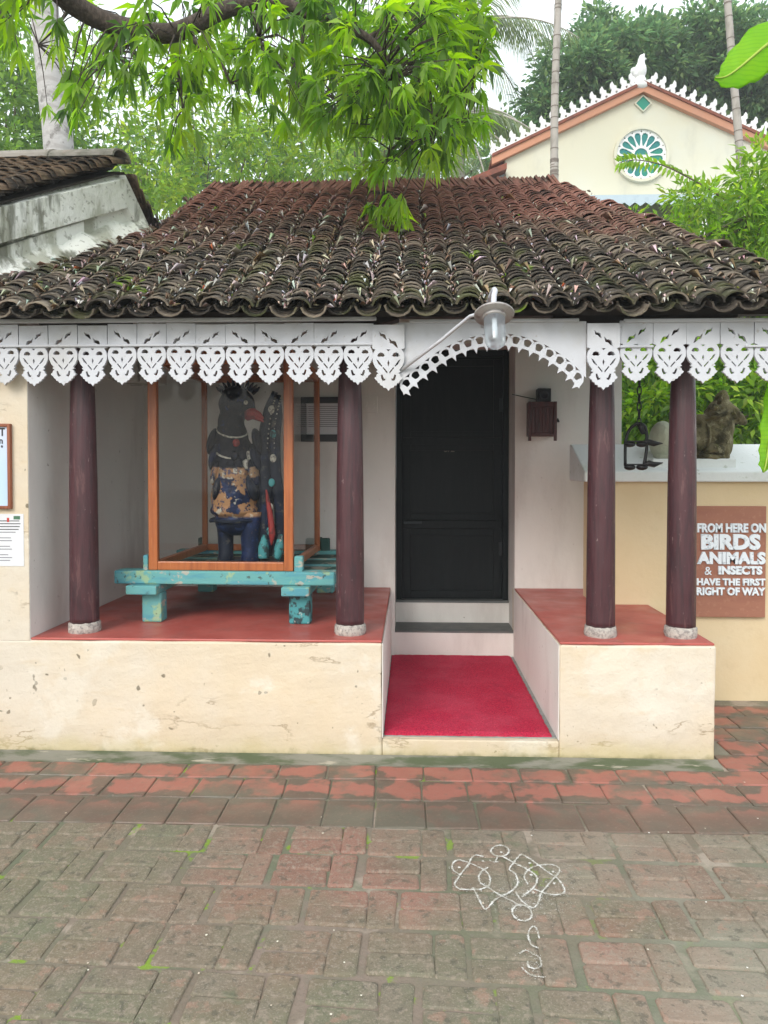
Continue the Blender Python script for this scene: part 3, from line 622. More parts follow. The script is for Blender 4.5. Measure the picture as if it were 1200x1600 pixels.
# valance -------------------------------------------------------------
YV = -.06
zt0 = at(560, 505, Y=YV).z; zh = at(560, 541, Y=YV).z; zb = at(560, 601, Y=YV).z
PW = .1475
def pendant_loops(flip, W, hb, hh):
    """hb: height of the plain board, hh: height of the heart; origin where they meet"""
    h = W/2; o = []
    right = [(.995*h, hb), (.995*h, .004), (.80*h, -.005*hh), (.93*h, -.08*hh), (.99*h, -.18*hh), (.97*h, -.30*hh), (.84*h, -.42*hh), (.66*h, -.50*hh), (.76*h, -.535*hh), (.60*h, -.575*hh),
             (.72*h, -.60*hh), (.76*h, -.66*hh), (.88*h, -.685*hh), (.78*h, -.735*hh), (.70*h, -.75*hh), (.66*h, -.80*hh), (.54*h, -.815*hh), (.50*h, -.865*hh), (.36*h, -.875*hh), (.30*h, -.925*hh), (.14*h, -.925*hh), (0, -1.0*hh)]
    o = right + [(-x, y) for x, y in reversed(right[:-1])]
    hole = []
    for s in (1, -1):
        hole.append([(s*x*h, y*hh) for x, y in ((.22, -.16), (.30, -.10), (.46, -.075), (.62, -.10), (.70, -.16), (.60, -.185), (.46, -.175), (.34, -.185))])
        hole.append([(s*x*h, y*hh) for x, y in ((.76, -.24), (.62, -.27), (.38, -.40), (.42, -.42), (.62, -.35))])
        hole.append([(s*x*h, y*hh) for x, y in ((.05, -.545), (.30, -.43), (.36, -.45), (.08, -.585))])
        hole.append([(s*x*h, y*hh) for x, y in ((.38, -.60), (.48, -.62), (.44, -.70), (.36, -.76), (.20, -.745), (.18, -.70), (.26, -.71), (.31, -.67))])
    hole.append([(x*h, y*hh) for x, y in ((0, -.26), (.07, -.33), (.0, -.42), (-.07, -.33))])
    hole.append([(x*h, y*hh) for x, y in ((-.13, -.005), (.13, -.005), (0, -.055))])
    f = -1 if flip else 1
    for cx, cy, sc in ((.34, .44, .95), (-.30, .14, 1.15)):
        hole.append([(f*(cx+x*sc)*h, (cy+y*sc)*hb*1.0+.012) for x, y in ((.24, .20), (.17, .0), (.03, -.02), (-.08, -.10), (-.26, -.18), (-.14, .05), (.0, .10), (.08, .08))])
    return [o]+hole
HB, HH = zt0-zh, zh-zb
PEN = [fret('valance_pendant', pendant_loops(f, PW*.995, HB, HH), .016) for f in (0, 1)]
tips = [at(560-46*k, 600, Y=YV).x for k in range(15)] + [at(q, 600, Y=YV).x for q in (993, 1045, 1097, 1150, 1203, 1255, 1307)]
for i, x in enumerate(tips):
    o = link('valance_pendant', PEN[(i*7 % 5) % 2], M['white_paint'], H, (x, YV+random.uniform(-.0015, .0015), zh+random.uniform(-.004, .004)), (0, random.uniform(-.016, .016), 0))
    if i > 14: o.scale = (1.08, 1, 1)
PENB = fret('end_pendant', pendant_loops(1, .158, HB*1.05, HH*1.08), .018)
zq = at(607, 546, Y=YV-.02).z
for q in (607, 942): link('end_pendant', PENB, M['white_paint'], H, (at(q, 600, Y=YV-.02).x, YV-.021, zq))
for (q0, q1, y, hh_, dp) in ((-110, 588, 500.5, .020, .018), (640, 905, 501, .017, .014), (975, 1330, 500, .018, .018), (-110, 583, 539, .013, .010), (952, 1022, 541, .012, .010), (1166, 1330, 540, .012, .010)):
    p0, p1 = at(q0, y, Y=YV-.02), at(q1, y, Y=YV-.02)
    box('batten', M['white_paint'], H, p0.x, p1.x, YV-.009-dp, YV-.0085, p0.z*.5+p1.z*.5-hh_/2, p0.z*.5+p1.z*.5+hh_/2, bev=.004)
# arch board with its lace of rings
arc_px = [(622, 600), (636, 587), (660, 567), (685, 549), (710, 536), (740, 526), (775, 521), (808, 524), (838, 533), (862, 545), (885, 561), (902, 576), (915, 591)]
def smooth(pts, n):
    out = []; P_ = [Vector((*p, 0)) for p in pts]; P_ = [P_[0]*2-P_[1]]+P_+[P_[-1]*2-P_[-2]]
    for i in range(1, len(P_)-2):
        for k in range(n):
            t = k/n; a_, b_, c_, d_ = P_[i-1:i+3]
            out.append(.5*((2*b_)+(c_-a_)*t+(2*a_-5*b_+4*c_-d_)*t*t+(3*b_-a_-3*c_+d_)*t**3))
    return [(p.x, p.y) for p in out]+[tuple(pts[-1])]
arc = [at(x, y, Y=YV) for x, y in smooth(arc_px, 4)]
ox, oz = arc[0].x, zh
lo = [(p.x-ox, p.z-oz) for p in arc]; topz = zt0-oz
ab = fret('arch_board', [lo+[(lo[-1][0], topz), (lo[0][0], topz)]], .014)
link('arch_board', ab, M['white_paint'], H, (ox, YV, oz))
box('arch_backing', M['dark_wood'], H, arc[0].x, arc[-1].x, YV+.02, YV+.03, at(700, 527, Y=YV).z+.02, zt0)
# rings spaced along the arch
seg = [0.0]
for a_, b_ in zip(arc, arc[1:]): seg.append(seg[-1]+(b_-a_).length)
NR = 17; step = seg[-1]/NR
def along(s):
    for i in range(len(arc)-1):
        if seg[i+1] >= s: break
    t = (s-seg[i])/(seg[i+1]-seg[i]); p = arc[i].lerp(arc[i+1], t); d = (arc[i+1]-arc[i]).normalized(); return p, d
rw = step*.56
RING = fret('arch_ring', [[(x, y) for x, y in ell(0, 0, rw, rw*.86, 20)], ell(0, .002, rw*.62, rw*.52, 16)], .012)
DROP = fret('arch_drop', [[(x*rw, y*rw) for x, y in ((-.30, .55), (.30, .55), (.42, .1), (.48, -.25), (.66, -.62), (.40, -.56), (.22, -.75), (0, -1.35), (-.22, -.75), (-.40, -.56), (-.66, -.62), (-.48, -.25), (-.42, .1))]], .014)
for k in range(NR):
    p, d = along((k+.5)*step); n_ = Vector((d.z, 0, -d.x)); ang = math.atan2(d.z, d.x); c_ = p+n_*rw*.80
    link('arch_ring', RING, M['white_paint'], H, (c_.x, YV-.002, c_.z), (0, -ang, 0))
for k in range(NR+1):
    p, d = along(min(max(k*step, .005), seg[-1]-.005)); n_ = Vector((d.z, 0, -d.x)); ang = math.atan2(d.z, d.x); c_ = p+n_*rw*1.1
    link('arch_drop', DROP, M['white_paint'], H, (c_.x, YV-.0045, c_.z), (0, -ang, 0))
# carved year on the wall, split by the framed notice
for s_, q in (('19', 461), ('23', 576)):
    p = at(q, 641, Y=YW); 
    pb = MB().box(p.x-.065, p.x+.065, YW-.006, YW, p.z-.02, p.z+.10).obj('date_plaque', M['white_wall'], H, bev=.003)
    link('carved_number', text('carved_number', s_, .10, .008, .002), M['white_wall'], pb, (p.x, YW-.010, p.z+.005))
# ================================================================== NEIGHBOURING HOUSE ON THE LEFT
XG = -1.90
NB = thing('neighbouring_house', (XG-1.5, 1.5, 0), 'cream neighbouring house on the left with stained white gable and tiled roof', 'house')
box('front_wall', M['cream'], NB, -3.6, XL-.002, .0, .3, ZP-.013, 2.25)
ap = at(180, 268, X=XG); sl_f = .60; sl_b = -1.35
yf, yb_ = -.45, ap.y+.42
zf = ap.z+sl_f*(yf-ap.y); zbk = ap.z+sl_b*(yb_-ap.y)
def gz(y): return ap.z+(sl_f*(y-ap.y) if y < ap.y else sl_b*(y-ap.y))
gw = MB().prism([(XG, -.42, 2.05), (XG, -.42, gz(-.42)-.02), (XG, ap.y, ap.z-.02), (XG, yb_, zbk-.02), (XG, yb_, 2.05)], (-.28, 0, 0)).obj('gable_wall', M['gable_white'], NB, bev=.008)
def rake(d0, d1, proud, y0, y1, name='moulding', m='gable_white'):
    b = MB(); P_ = [(XG+proud, y0, gz(y0)-d0), (XG+proud, y1, gz(y1)-d0), (XG+proud, y1, gz(y1)-d1), (XG+proud, y0, gz(y0)-d1)]
    return b.prism(P_, (-proud-.05, 0, 0)).obj(name, M[m], NB, bev=.005)
rake(.005, .20, .06, yf+.06, ap.y+.02); rake(.245, .345, .03, yf+.06, ap.y-.26)
b = MB().prism([(XG+.05, ap.y+.02, ap.z-.01), (XG+.05, yb_, zbk-.01), (XG+.05, yb_, zbk-.12), (XG+.05, ap.y+.02, ap.z-.20)], (-.1, 0, 0)).obj('moulding', M['gable_white'], NB, bev=.005)
# its roof: boarding, tiles, ridge
UPN = Vector((0, 1, sl_f)).normalized(); NON = Vector((0, -UPN.z, UPN.y)); LN = (ap.y-yf)/UPN.y
def rpn(x, v, n): return Vector((x, yf, zf))+UPN*v+NON*n
dk = MB(); a = [rpn(-4.6, 0, .0), rpn(XG+.03, 0, .0), rpn(XG+.03, LN, .0), rpn(-4.6, LN, .0)]
dk.add(a+[q-NON*.012 for q in a], [(0, 1, 2, 3), (7, 6, 5, 4), (0, 4, 5, 1), (1, 5, 6, 2), (2, 6, 7, 3), (3, 7, 4, 0)])
dk.add([(-4.6, ap.y+.01, ap.z), (XG+.05, ap.y+.01, ap.z), (XG+.05, yb_, zbk), (-4.6, yb_, zbk)], [(0, 1, 2, 3)])
nroof = dk.obj('roof', M['deck'], NB)
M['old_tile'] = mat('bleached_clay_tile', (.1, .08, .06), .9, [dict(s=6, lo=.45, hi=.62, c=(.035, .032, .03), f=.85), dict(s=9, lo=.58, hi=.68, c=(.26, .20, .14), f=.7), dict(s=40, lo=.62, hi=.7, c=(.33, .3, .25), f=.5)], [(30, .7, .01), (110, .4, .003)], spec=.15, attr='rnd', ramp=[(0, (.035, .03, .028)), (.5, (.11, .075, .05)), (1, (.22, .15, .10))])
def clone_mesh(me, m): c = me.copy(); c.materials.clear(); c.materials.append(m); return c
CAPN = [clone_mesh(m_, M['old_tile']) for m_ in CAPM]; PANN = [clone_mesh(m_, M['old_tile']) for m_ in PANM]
tv, tf, ta, off_ = [], [], [], 0; nn = 0
BN = Matrix(((1, 0, 0), (0, UPN.y, NON.y), (0, UPN.z, NON.z)))
for c in range(16):
    xe = XG+.02-c*.135; ph = random.uniform(0, 6)
    for kind in ('pan', 'cap'):
        for r_ in range(int(LN/.06)):
            v = r_*.06+random.uniform(-.012, .012); x = xe-(.067 if kind == 'pan' else 0)+.012*math.sin(v*3+ph)
            # the verge row is laid askew, as the old tiles have slipped
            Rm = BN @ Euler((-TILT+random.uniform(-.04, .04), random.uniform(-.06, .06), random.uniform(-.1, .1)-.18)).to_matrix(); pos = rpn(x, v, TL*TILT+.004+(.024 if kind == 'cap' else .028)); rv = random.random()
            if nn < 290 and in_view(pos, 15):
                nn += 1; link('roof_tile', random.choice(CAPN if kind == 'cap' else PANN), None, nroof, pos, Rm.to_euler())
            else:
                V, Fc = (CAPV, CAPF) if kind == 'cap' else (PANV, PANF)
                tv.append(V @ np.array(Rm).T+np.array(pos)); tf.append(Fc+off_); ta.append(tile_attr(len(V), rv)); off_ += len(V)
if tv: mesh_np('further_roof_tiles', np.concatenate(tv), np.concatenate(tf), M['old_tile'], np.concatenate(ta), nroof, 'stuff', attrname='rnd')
M['ridge_grey'] = mat('grey_ridge_tile', (.32, .29, .26), .9, [dict(s=6, lo=.42, hi=.65, c=(.14, .14, .11), f=.85), dict(s=4, lo=.55, hi=.7, c=(.36, .22, .18), f=.7)], [(30, .5, .006)])
for k in range(6):
    x1 = XG+.045-k*.42; n = 8; V = []
    for x_, r_ in ((x1, .075), (x1-.43, .068)):
        for q in range(n+1):
            a_ = math.pi*q/n; V.append((x_, ap.y+r_*math.cos(a_), ap.z+.075+r_*math.sin(a_)*.9))
    V2 = [(p_[0], ap.y+(p_[1]-ap.y)*.82, ap.z+.075+(p_[2]-ap.z-.075)*.82) for p_ in V]; m_ = n+1
    Fc = [[q, q+1, m_+q+1, m_+q] for q in range(n)]+[[2*m_+q+1, 2*m_+q, 3*m_+q, 3*m_+q+1] for q in range(n)]+[[q+1, q, 2*m_+q, 2*m_+q+1] for q in range(n)]+[[m_+q, m_+q+1, 3*m_+q+1, 3*m_+q] for q in range(n)]
    o = MB().add(V, Fc).add([], []); o.v += [Vector(p_) for p_ in V2]; o = o.obj('ridge_tile', M['ridge_grey'], nroof, base=Vector((x1, ap.y, ap.z)))
# two dark timber ends and the tiles down the back verge
for k in range(6):
    y = ap.y+.03+k*.055; Rm = Euler((math.atan(sl_b)+.12, 0, random.uniform(-.1, .1))).to_matrix()
    link('verge_tile', random.choice(CAPN), None, nroof, (XG+.05, y, gz(y)+.02), Rm.to_euler())
# the gable stands askew to the street
AG = R(-24.3); PVT = Vector((XG, ap.y, 0)); RZ = Matrix.Rotation(AG, 3, 'Z')
KS = math.tan(-AG)          # only the gable end is askew; ridge and eaves stay parallel to the street
for o in [c for c in bpy.data.objects if (c.parent == NB or c.parent == nroof) and c.name != 'front_wall']:
    base_l = o.location+root_offset(o.parent)
    if o.data.users > 1: o.location.x += (base_l.y-ap.y)*KS
    else:
        for v_ in o.data.vertices: v_.co.x += (v_.co.y+base_l.y-ap.y)*KS
# rough mortar flaunching where the gable meets the tiles
fl = MB(); n = 30; nrm_ = RZ @ Vector((1, 0, 0)); dir_ = RZ @ Vector((0, 1, 0))
for i in range(n+1):
    t = -1.16+1.36*i/n; b_ = Vector((XG, ap.y, 0))+dir_*t; zz = ZE+(b_.y-YE)*math.tan(PIT)+.075
    r1, r2 = .02*math.sin(i*1.1)+random.uniform(-.008, .008), .012*math.sin(i*.7+1)
    for off_n, dz in ((-.05, .12+r1), (.03, .09+r1), (.07+r2, .035), (.12+r2, -.01), (.14+r2, -.12)): q = b_+nrm_*off_n; fl.v.append(Vector((q.x, q.y, zz+dz)))
    if i: fl.f += [[5*i-5+k, 5*i+k, 5*i+k+1, 5*i-5+k+1] for k in range(4)]
fl.obj('mortar_flaunching', M['gable_white'], NB, True)
# boards on its front wall
nbd = thing('notice_board', at(-40, 790, Y=0), 'pale blue notice board in red-brown frame on the cream wall', 'notice board')
p0, p1 = at(-95, 790, Y=-.01), at(12.5, 667, Y=-.01); fw = .016
box('board', M['board_blue'], nbd, p0.x, p1.x, -.012, -.001, p0.z, p1.z)
MB().box(p1.x, p1.x+fw, -.024, -.0005, p0.z-fw, p1.z+fw).box(p0.x, p1.x, -.0235, -.0005, p0.z-fw, p0.z).box(p0.x, p1.x, -.0235, -.0005, p1.z, p1.z+fw).obj('frame', M['board_wood'], nbd, bev=.003)
for s_, qx, qy, sz in (('l', 3.5, 681, .055), ('n', 1.5, 693, .045), ('n', 3, 699, .02)):
    q = at(qx, qy, Y=-.0135); link('printed_letter', text('printed_letter', s_, sz, .001, .001), M['ink'], nbd, (q.x, -.0135, q.z))
q = at(4, 671, Y=-.013); box('printed_line', M['ink'], nbd, q.x-.10, q.x+.012, -.0130, -.0121, q.z, q.z+.008)
pp = thing('paper_notice', at(-30, 884, Y=0), 'white printed paper sheet pasted below the blue notice board', 'paper')
p0, p1 = at(-75, 884, Y=0), at(37, 803, Y=0)
box('sheet', M['paper'], pp, p0.x, p1.x, -.0025, -.0003, p0.z, p1.z)
for i in range(15):
    if i in (5, 8, 11): continue
    z_ = p1.z-.038-i*.0145; ln = [.010, .004, .008, .014, .03, 0, .055, .05, 0, .06, .05, 0, .07, .05, .06][i]
    box('text_line', M['ink'] if i < 4 else M['ink_grey'], pp, p0.x+.02, p1.x-.012-ln, -.0030, -.0026, z_, z_+.0042)
q = at(13, 812, Y=0); box('emblem', M['ink_red'], pp, q.x-.006, q.x+.006, -.0031, -.0026, q.z-.012, q.z+.010)
q = at(27, 808, Y=0); box('emblem', M['ink_green'], pp, q.x-.018, q.x+.016, -.0031, -.0026, q.z-.012, q.z+.006)

# ================================================================== BOUNDARY WALL, SIGN, BULL
YB = 1.03; z0, z1, z2 = at(1100, 753, Y=YB-.04).z, at(1100, 737, Y=YB-.04).z, at(1100, 694, Y=YB+.34).z
BWt = thing('boundary_wall', (2.5, YB+.15, 0), 'cream boundary wall with sloping white coping right of the house', 'wall')
xb0 = at(913, 740, Y=YB-.04).x
wx = at(930, 850, Y=YB).x
MB().box(wx, XR-.0045, YB, YB+.32, ZP+.0005, z0).box(XR-.0045, 6.5, YB-.0005, YB+.32, -.05, z0).obj('wall', M['cream_wall'], BWt)
cp = MB().prism([(xb0, YB-.045, z0), (xb0, YB-.045, z1), (xb0, YB+.36, z2), (xb0, YB+.40, z2), (xb0, YB+.40, z0)], (6.5-xb0, 0, 0)).obj('coping', M['coping'], BWt, bev=.008)
# sign
p0, p1 = at(1085.5, 964, Y=YB-.03), at(1197.5, 791, Y=YB-.03); SG = thing('sign_board', ((p0.x+p1.x)/2, YB-.02, p0.z), 'terracotta sign board with raised white lettering on the boundary wall', 'sign')
box('board', M['sign'], SG, p0.x, p1.x, YB-.032, YB-.001, p0.z, p1.z, bev=.003)
sw = p1.x-p0.x; cxs = (p0.x+p1.x)/2
for s_, y0, y1, wid, dx in (('FROM HERE ON', 832, 817.5, .97, 0), ('BIRDS', 859, 834, .84, -.01), ('ANIMALS', 881.5, 862, .97, 0), ('INSECTS', 897.5, 884, .62, .13), ('HAVE THE FIRST', 914.5, 903.5, .97, 0), ('RIGHT OF WAY', 930, 917.5, .97, 0)):
    za, zb2 = at(1140, y0, Y=YB-.034).z, at(1140, y1, Y=YB-.034).z
    me = text('lettering', s_, 1, .0, 0.016, 1.0); co = np.empty(len(me.vertices)*3, np.float32); me.vertices.foreach_get('co', co); co = co.reshape(-1, 3)
    bpy.data.meshes.remove(me)
    me = text('lettering', s_, .1, .012,   .0042 if len(s_) > 8 else .0056, 1.02); me.vertices
    co = np.empty(len(me.vertices)*3, np.float32); me.vertices.foreach_get('co', co); co = co.reshape(-1, 3)
    lo_, hi_ = co.min(0), co.max(0); sx, sz = wid*sw/(hi_[0]-lo_[0]), (zb2-za)/(hi_[2]-lo_[2])
    co[:, 0] = (co[:, 0]-(lo_[0]+hi_[0])/2)*sx; co[:, 2] = (co[:, 2]-lo_[2])*sz; me.vertices.foreach_set('co', co.ravel()); me.update()
    link('lettering', me, M['letter'], SG, (cxs+dx*sw, YB-.039, za))
q = at(1106, 898, Y=YB-.034); link('lettering', text('lettering', '&', .075, .006, .0), M['letter'], SG, (q.x, YB-.036, q.z))
# lying bull
YN = YB+.17
def bz(px, py, dy=0): p_ = at(px, py, Y=YN+dy); return p_
def blob(mb, px, py, rx, ry, rd, dy=0, rot=0):
    p_ = bz(px, py, dy); s_ = (YN+dy-CAM.y)/F
    mb.ball(p_, (rx*s_, rd, ry*s_), 14, 10, Matrix.Rotation(rot, 3, 'Y') if rot else None)
NBl = thing('bull_statue', bz(1090, 722), 'mossy carved stone bull lying on the white coping, facing right', 'statue')
mb = MB()
blob(mb, 1083, 693, 60, 31, .12); blob(mb, 1035, 688, 20, 30, .11); blob(mb, 1112, 688, 30, 34, .12); blob(mb, 1092, 662, 16, 15, .07); blob(mb, 1078, 660, 10, 8, .05)
blob(mb, 1122, 664, 24, 32, .09, 0, -.15); blob(mb, 1126, 642, 21, 18, .08); blob(mb, 1140, 645, 16, 13, .065, 0, .4); blob(mb, 1151, 652, 14, 9, .05, 0, .5); blob(mb, 1160, 659, 7, 6, .04)
blob(mb, 1128, 625, 11, 13, .05); blob(mb, 1130, 616, 6, 7, .035); blob(mb, 1112, 651, 11, 12, .09); blob(mb, 1138, 690, 6, 22, .05); blob(mb, 1105, 713, 24, 8, .14); blob(mb, 1080, 715, 60, 6, .13); blob(mb, 1126, 706, 9, 12, .12)
o = mb.obj('body', M['nandi'], NBl, True); m_ = o.modifiers.new('remesh', 'REMESH'); m_.mode = 'VOXEL'; m_.voxel_size = .009; m_.use_smooth_shade = True
sm = o.modifiers.new('smooth', 'SMOOTH'); sm.iterations = 1
M['noise_tex'] = None
# collar, ear, horn, saddle band
pc = bz(1117, 655); ring = []
for k in range(17):
    a_ = 2*math.pi*k/16; ring.append(pc+Vector((.098*math.cos(a_), -.10*math.sin(a_), .035*math.cos(a_)+.02)))
MB().tube(ring, .013, 6).obj('collar', M['nandi'], NBl, True)
for dy, s_ in ((-.088, 1), (.088, 1)):
    p_ = bz(1122, 638, dy); MB().tube([p_, p_+Vector((-.035, dy*.4, .004)), p_+Vector((-.075, dy*.5, -.025))], [.02, .026, .006], 8).obj('ear', M['nandi'], NBl, True)
    p_ = bz(1124, 630, dy*.6); MB().tube([p_, p_+Vector((.0, dy*.25, .03)), p_+Vector((.015, dy*.2, .06))], [.014, .011, .004], 8).obj('horn', M['nandi'], NBl, True)
p_ = bz(1136, 641, -.072); MB().ball(p_, (.015, .010, .011)).obj('eye', M['nandi'], NBl, True)
MB().tube([bz(1128, 704, -.10), bz(1112, 700, -.135), bz(1096, 710, -.14), bz(1118, 716, -.14), bz(1132, 715, -.13)], [.035, .034, .028, .022, .016], 9).obj('foreleg', M['nandi'], NBl, True)
ring = [bz(1096, 690)+Vector((.012*math.sin(a_*2), -.128*math.sin(a_), .125*math.cos(a_))) for a_ in [math.pi*k/14-.2 for k in range(15)]]
MB().tube(ring, .009, 6).obj('saddle_band', M['nandi'], NBl, True)
p0_, p1_ = bz(1012, 723), bz(1122, 716)
box('base_slab', M['coping'], NBl, p0_.x-.02, p1_.x+.05, YN-.16, YN+.14, z1-.02, bz(1085, 717).z, bev=.006)

# ================================================================== THINGS ON THE VERANDA
cpt = thing('entrance_mat', ((XA+XB)/2, .8, ZK), 'bright red coir mat covering the entrance floor', 'mat')
x0, x1 = at(604, 1151, Y=.055).x, at(864, 1154, Y=.055).x
cm = MB(); nx, ny = 40, 60
for j in range(ny+1):
    for i in range(nx+1):
        ex = min(i, nx-i); ey = min(j, ny-j); z_ = ZK+.016+random.uniform(-.0015, .0015)-(.010 if min(ex, ey) == 0 else 0)
        cm.v.append(Vector((XA+.008+(x1-.006-XA-.008)*i/nx+(random.uniform(-.003, .003) if ex == 0 else 0), .052+(YW-.06)*j/ny+(random.uniform(-.004, .002) if j == 0 else 0), z_)))
for j in range(ny):
    for i in range(nx): a_ = j*(nx+1)+i; cm.f.append([a_, a_+1, a_+nx+2, a_+nx+1])
n0 = len(cm.v)
edge = [j for j in range(nx+1)]
for i in edge: cm.v.append(Vector((cm.v[i].x, cm.v[i].y, ZK+.0005)))
for i in range(nx): cm.f.append([n0+i, n0+i+1, i+1, i])
ed2 = len(cm.v)
for j in range(ny+1):
    p_ = cm.v[j*(nx+1)+nx]; cm.v.append(Vector((p_.x, p_.y, ZK+.0005)))
for j in range(ny): cm.f.append([ed2+j, ed2+j+1, (j+1)*(nx+1)+nx, j*(nx+1)+nx])
cmo = cm.obj('pile', M['carpet'], cpt)

YF = .37                                   # front of the bench
CR = Vector((at(350, 900, Y=YF).x, YF, 0)); SK = R(-1.5)
def fin(mb): return mb.rotz(SK, CR)
zb1 = at(350, 893, Y=YF).z; zb0 = at(350, 914, Y=YF).z; zr0 = at(222, 930, Y=YF-.05).z
bx = [at(q, 905, Y=YF).x for q in (176, 523)]; lx = [[at(q, 950, Y=YF+.02).x for q in pr_] for pr_ in ((221, 252), (452, 485))]; rx_ = [[at(q, 915, Y=YF-.05).x for q in pr_] for pr_ in ((195, 244), (440, 484))]
YBK = 1.50
BE = thing('wooden_bench', (CR.x, .95, ZP), 'distressed turquoise wooden trestle bench under the glass case', 'bench')
fin(MB().box(bx[0], bx[1], YF, YF+.11, zb0, zb1)).obj('cross_beam', M['teal_wood'], BE, bev=.008)
fin(MB().box(bx[0], bx[1], YBK-.11, YBK, zb0, zb1)).obj('cross_beam', M['teal_wood'], BE, bev=.008)
for k, (a_, b_) in enumerate(rx_): fin(MB().box(a_, b_, YF-.055, YBK+.03, zr0, zb0-.001)).obj('rail', M['teal_wood'], BE, bev=.007)
for k, (a_, b_) in enumerate(lx):
    for y_ in (YF+.01, YBK-.12):
        o = fin(MB().box(a_, b_, y_, y_+.095, ZP+.0005, zr0+.001)).obj('leg', M['teal_wood'] if not (k == 1 and y_ < 1) else M['bird_teal'], BE, bev=.010)
        if k == 1 and y_ < 1: o['label'] = 'leg with most of its paint flaked off'
npk = 9
for k in range(npk):
    y_ = YF+.115+k*(YBK-.115-YF-.115)/npk; fin(MB().box(bx[0]+.10, bx[1]-.005, y_, y_+(YBK-YF-.23)/npk-.006, zb0+.0005, zb1-.022)).obj('plank', M['teal_dark'] if k % 3 else M['teal_wood'], BE, bev=.004)
cx0, cx1 = at(231, 890, Y=YF+.03).x, at(458.5, 890, Y=YF+.03).x
for (xq, wq, yq, m_) in ((cx0-.035, .03, YF+.03, 'teal_wood'), (cx1+.004, .05, YF+.03, 'teal_wood'), (cx0-.04, .03, YBK-.09, 'teal_dark'), (cx1+.004, .06, YBK-.09, 'teal_dark'), (cx1-.035, .034, YBK-.01, 'teal_dark')):
    fin(MB().box(xq, xq+wq, yq, yq+.05, zb1-.02, zb1+.085)).obj('peg', M[m_], BE, bev=.008)
# glass case
ZC = zb1; ZCT = ZC+1.22; fwf = .052; yc0, yc1 = YF+.025, YBK-.09
GC = thing('glass_case', (CR.x, .9, ZC), 'tall orange teak display case with glass sides on the bench', 'display case')
def cbox(name, *b_): return fin(MB().box(*b_)).obj(name, M['case_wood'], GC, bev=.005)
for (xa, xb_) in ((cx0, cx0+fwf), (cx1-fwf, cx1)): cbox('front_post', xa, xb_, yc0, yc0+.04, ZC+.0005, ZCT)
cbox('front_rail', cx0+fwf, cx1-fwf, yc0+.001, yc0+.039, ZC+.0005, ZC+.05); cbox('front_rail', cx0+fwf, cx1-fwf, yc0+.001, yc0+.039, ZCT-.06, ZCT)
for xa in (cx0, cx1-.035): cbox('back_post', xa, xa+.035, yc1-.035, yc1, ZC+.0005, ZCT)
for xa in (cx0+.002, cx1-.04):
    cbox('side_rail', xa, xa+.036, yc0+.04, yc1-.035, ZC+.0005, ZC+.045); cbox('side_rail', xa, xa+.036, yc0+.04, yc1-.035, ZCT-.05, ZCT-.001)
cbox('back_rail', cx0+.035, cx1-.035, yc1-.032, yc1-.002, ZC+.0005, ZC+.045); cbox('back_rail', cx0+.035, cx1-.035, yc1-.032, yc1-.002, ZCT-.05, ZCT-.001)
fin(MB().box(cx0+.002, cx1-.002, yc0+.002, yc1-.002, ZCT+.0005, ZCT+.018)).obj('top_board', M['case_wood'], GC)
def pane(*b_): return fin(MB().add([Vector(q) for q in b_], [(0, 1, 2, 3)])).obj('pane', M['glass'], GC)
a_, b_ = cx0+fwf-.004, cx1-fwf+.004; pane((a_, yc0+.02, ZC+.045), (b_, yc0+.02, ZC+.045), (b_, yc0+.02, ZCT-.055), (a_, yc0+.02, ZCT-.055))
for xq in (cx0+.02, cx1-.02): pane((xq, yc0+.035, ZC+.04), (xq, yc1-.03, ZC+.04), (xq, yc1-.03, ZCT-.045), (xq, yc0+.035, ZCT-.045))
pane((cx0+.03, yc1-.017, ZC+.04), (cx1-.03, yc1-.017, ZC+.04), (cx1-.03, yc1-.017, ZCT-.045), (cx0+.03, yc1-.017, ZCT-.045))

# carved bird, standing on the bench inside the case
YBd = .80
def bp(px, py, dy=0): return at(px, py, Y=YBd+dy)
BSC = (YBd-CAM.y)/F
BD = thing('bird_statue', (bp(375, 800).x, YBd, ZC), 'flaked dark blue carved wooden bird with red beak inside the glass case', 'statue')
mb = MB()
def bb(px, py, rx, ry, rd, dy=0, rot=0): mb.ball(bp(px, py, dy), (rx*BSC, rd, ry*BSC), 16, 12, Matrix.Rotation(rot, 3, 'Y') if rot else None)
bb(367, 776, 38, 40, .15); bb(367, 745, 36, 45, .15); bb(366, 715, 33, 40, .135); bb(362, 690, 27, 40, .11); bb(361, 662, 21, 30, .085); bb(370, 632, 29, 25, .105); bb(368, 618, 22, 16, .08)
bb(388, 640, 12, 12, .06); bb(368, 797, 40, 14, .16)
bb(370, 815, 34, 22, .14)
o = mb.obj('body', M['bird'], BD, True); m_ = o.modifiers.new('remesh', 'REMESH'); m_.mode = 'VOXEL'; m_.voxel_size = .010; m_.use_smooth_shade = True
sm = o.modifiers.new('smooth', 'SMOOTH'); sm.iterations = 4
mb = MB()
for k in range(11):
    a_ = -1.2+k*.24; p_ = bp(372+20*math.sin(a_)*1.2, 620-14*math.cos(a_)*.9, -.02); d_ = Vector((math.sin(a_)*.05, 0, .035+.02*math.cos(a_)))
    mb.tube([p_, p_+d_*.6, p_+d_], [.012, .012, .004], 6)
mb.obj('crest', M['bird_dark'], BD, True)
for s_, dz in ((1, 0), (-1, -.022)):
    p_ = bp(387, 646, -.04); MB().tube([p_+Vector((0, 0, dz*.6)), p_+Vector((.04, -.02, .006+dz*.8)), p_+Vector((.08, -.035, -.012+dz)), p_+Vector((.105, -.04, -.034+dz*.9))], [.032, .026, .017, .004], 10).obj('beak', M['bird_red'], BD, True)
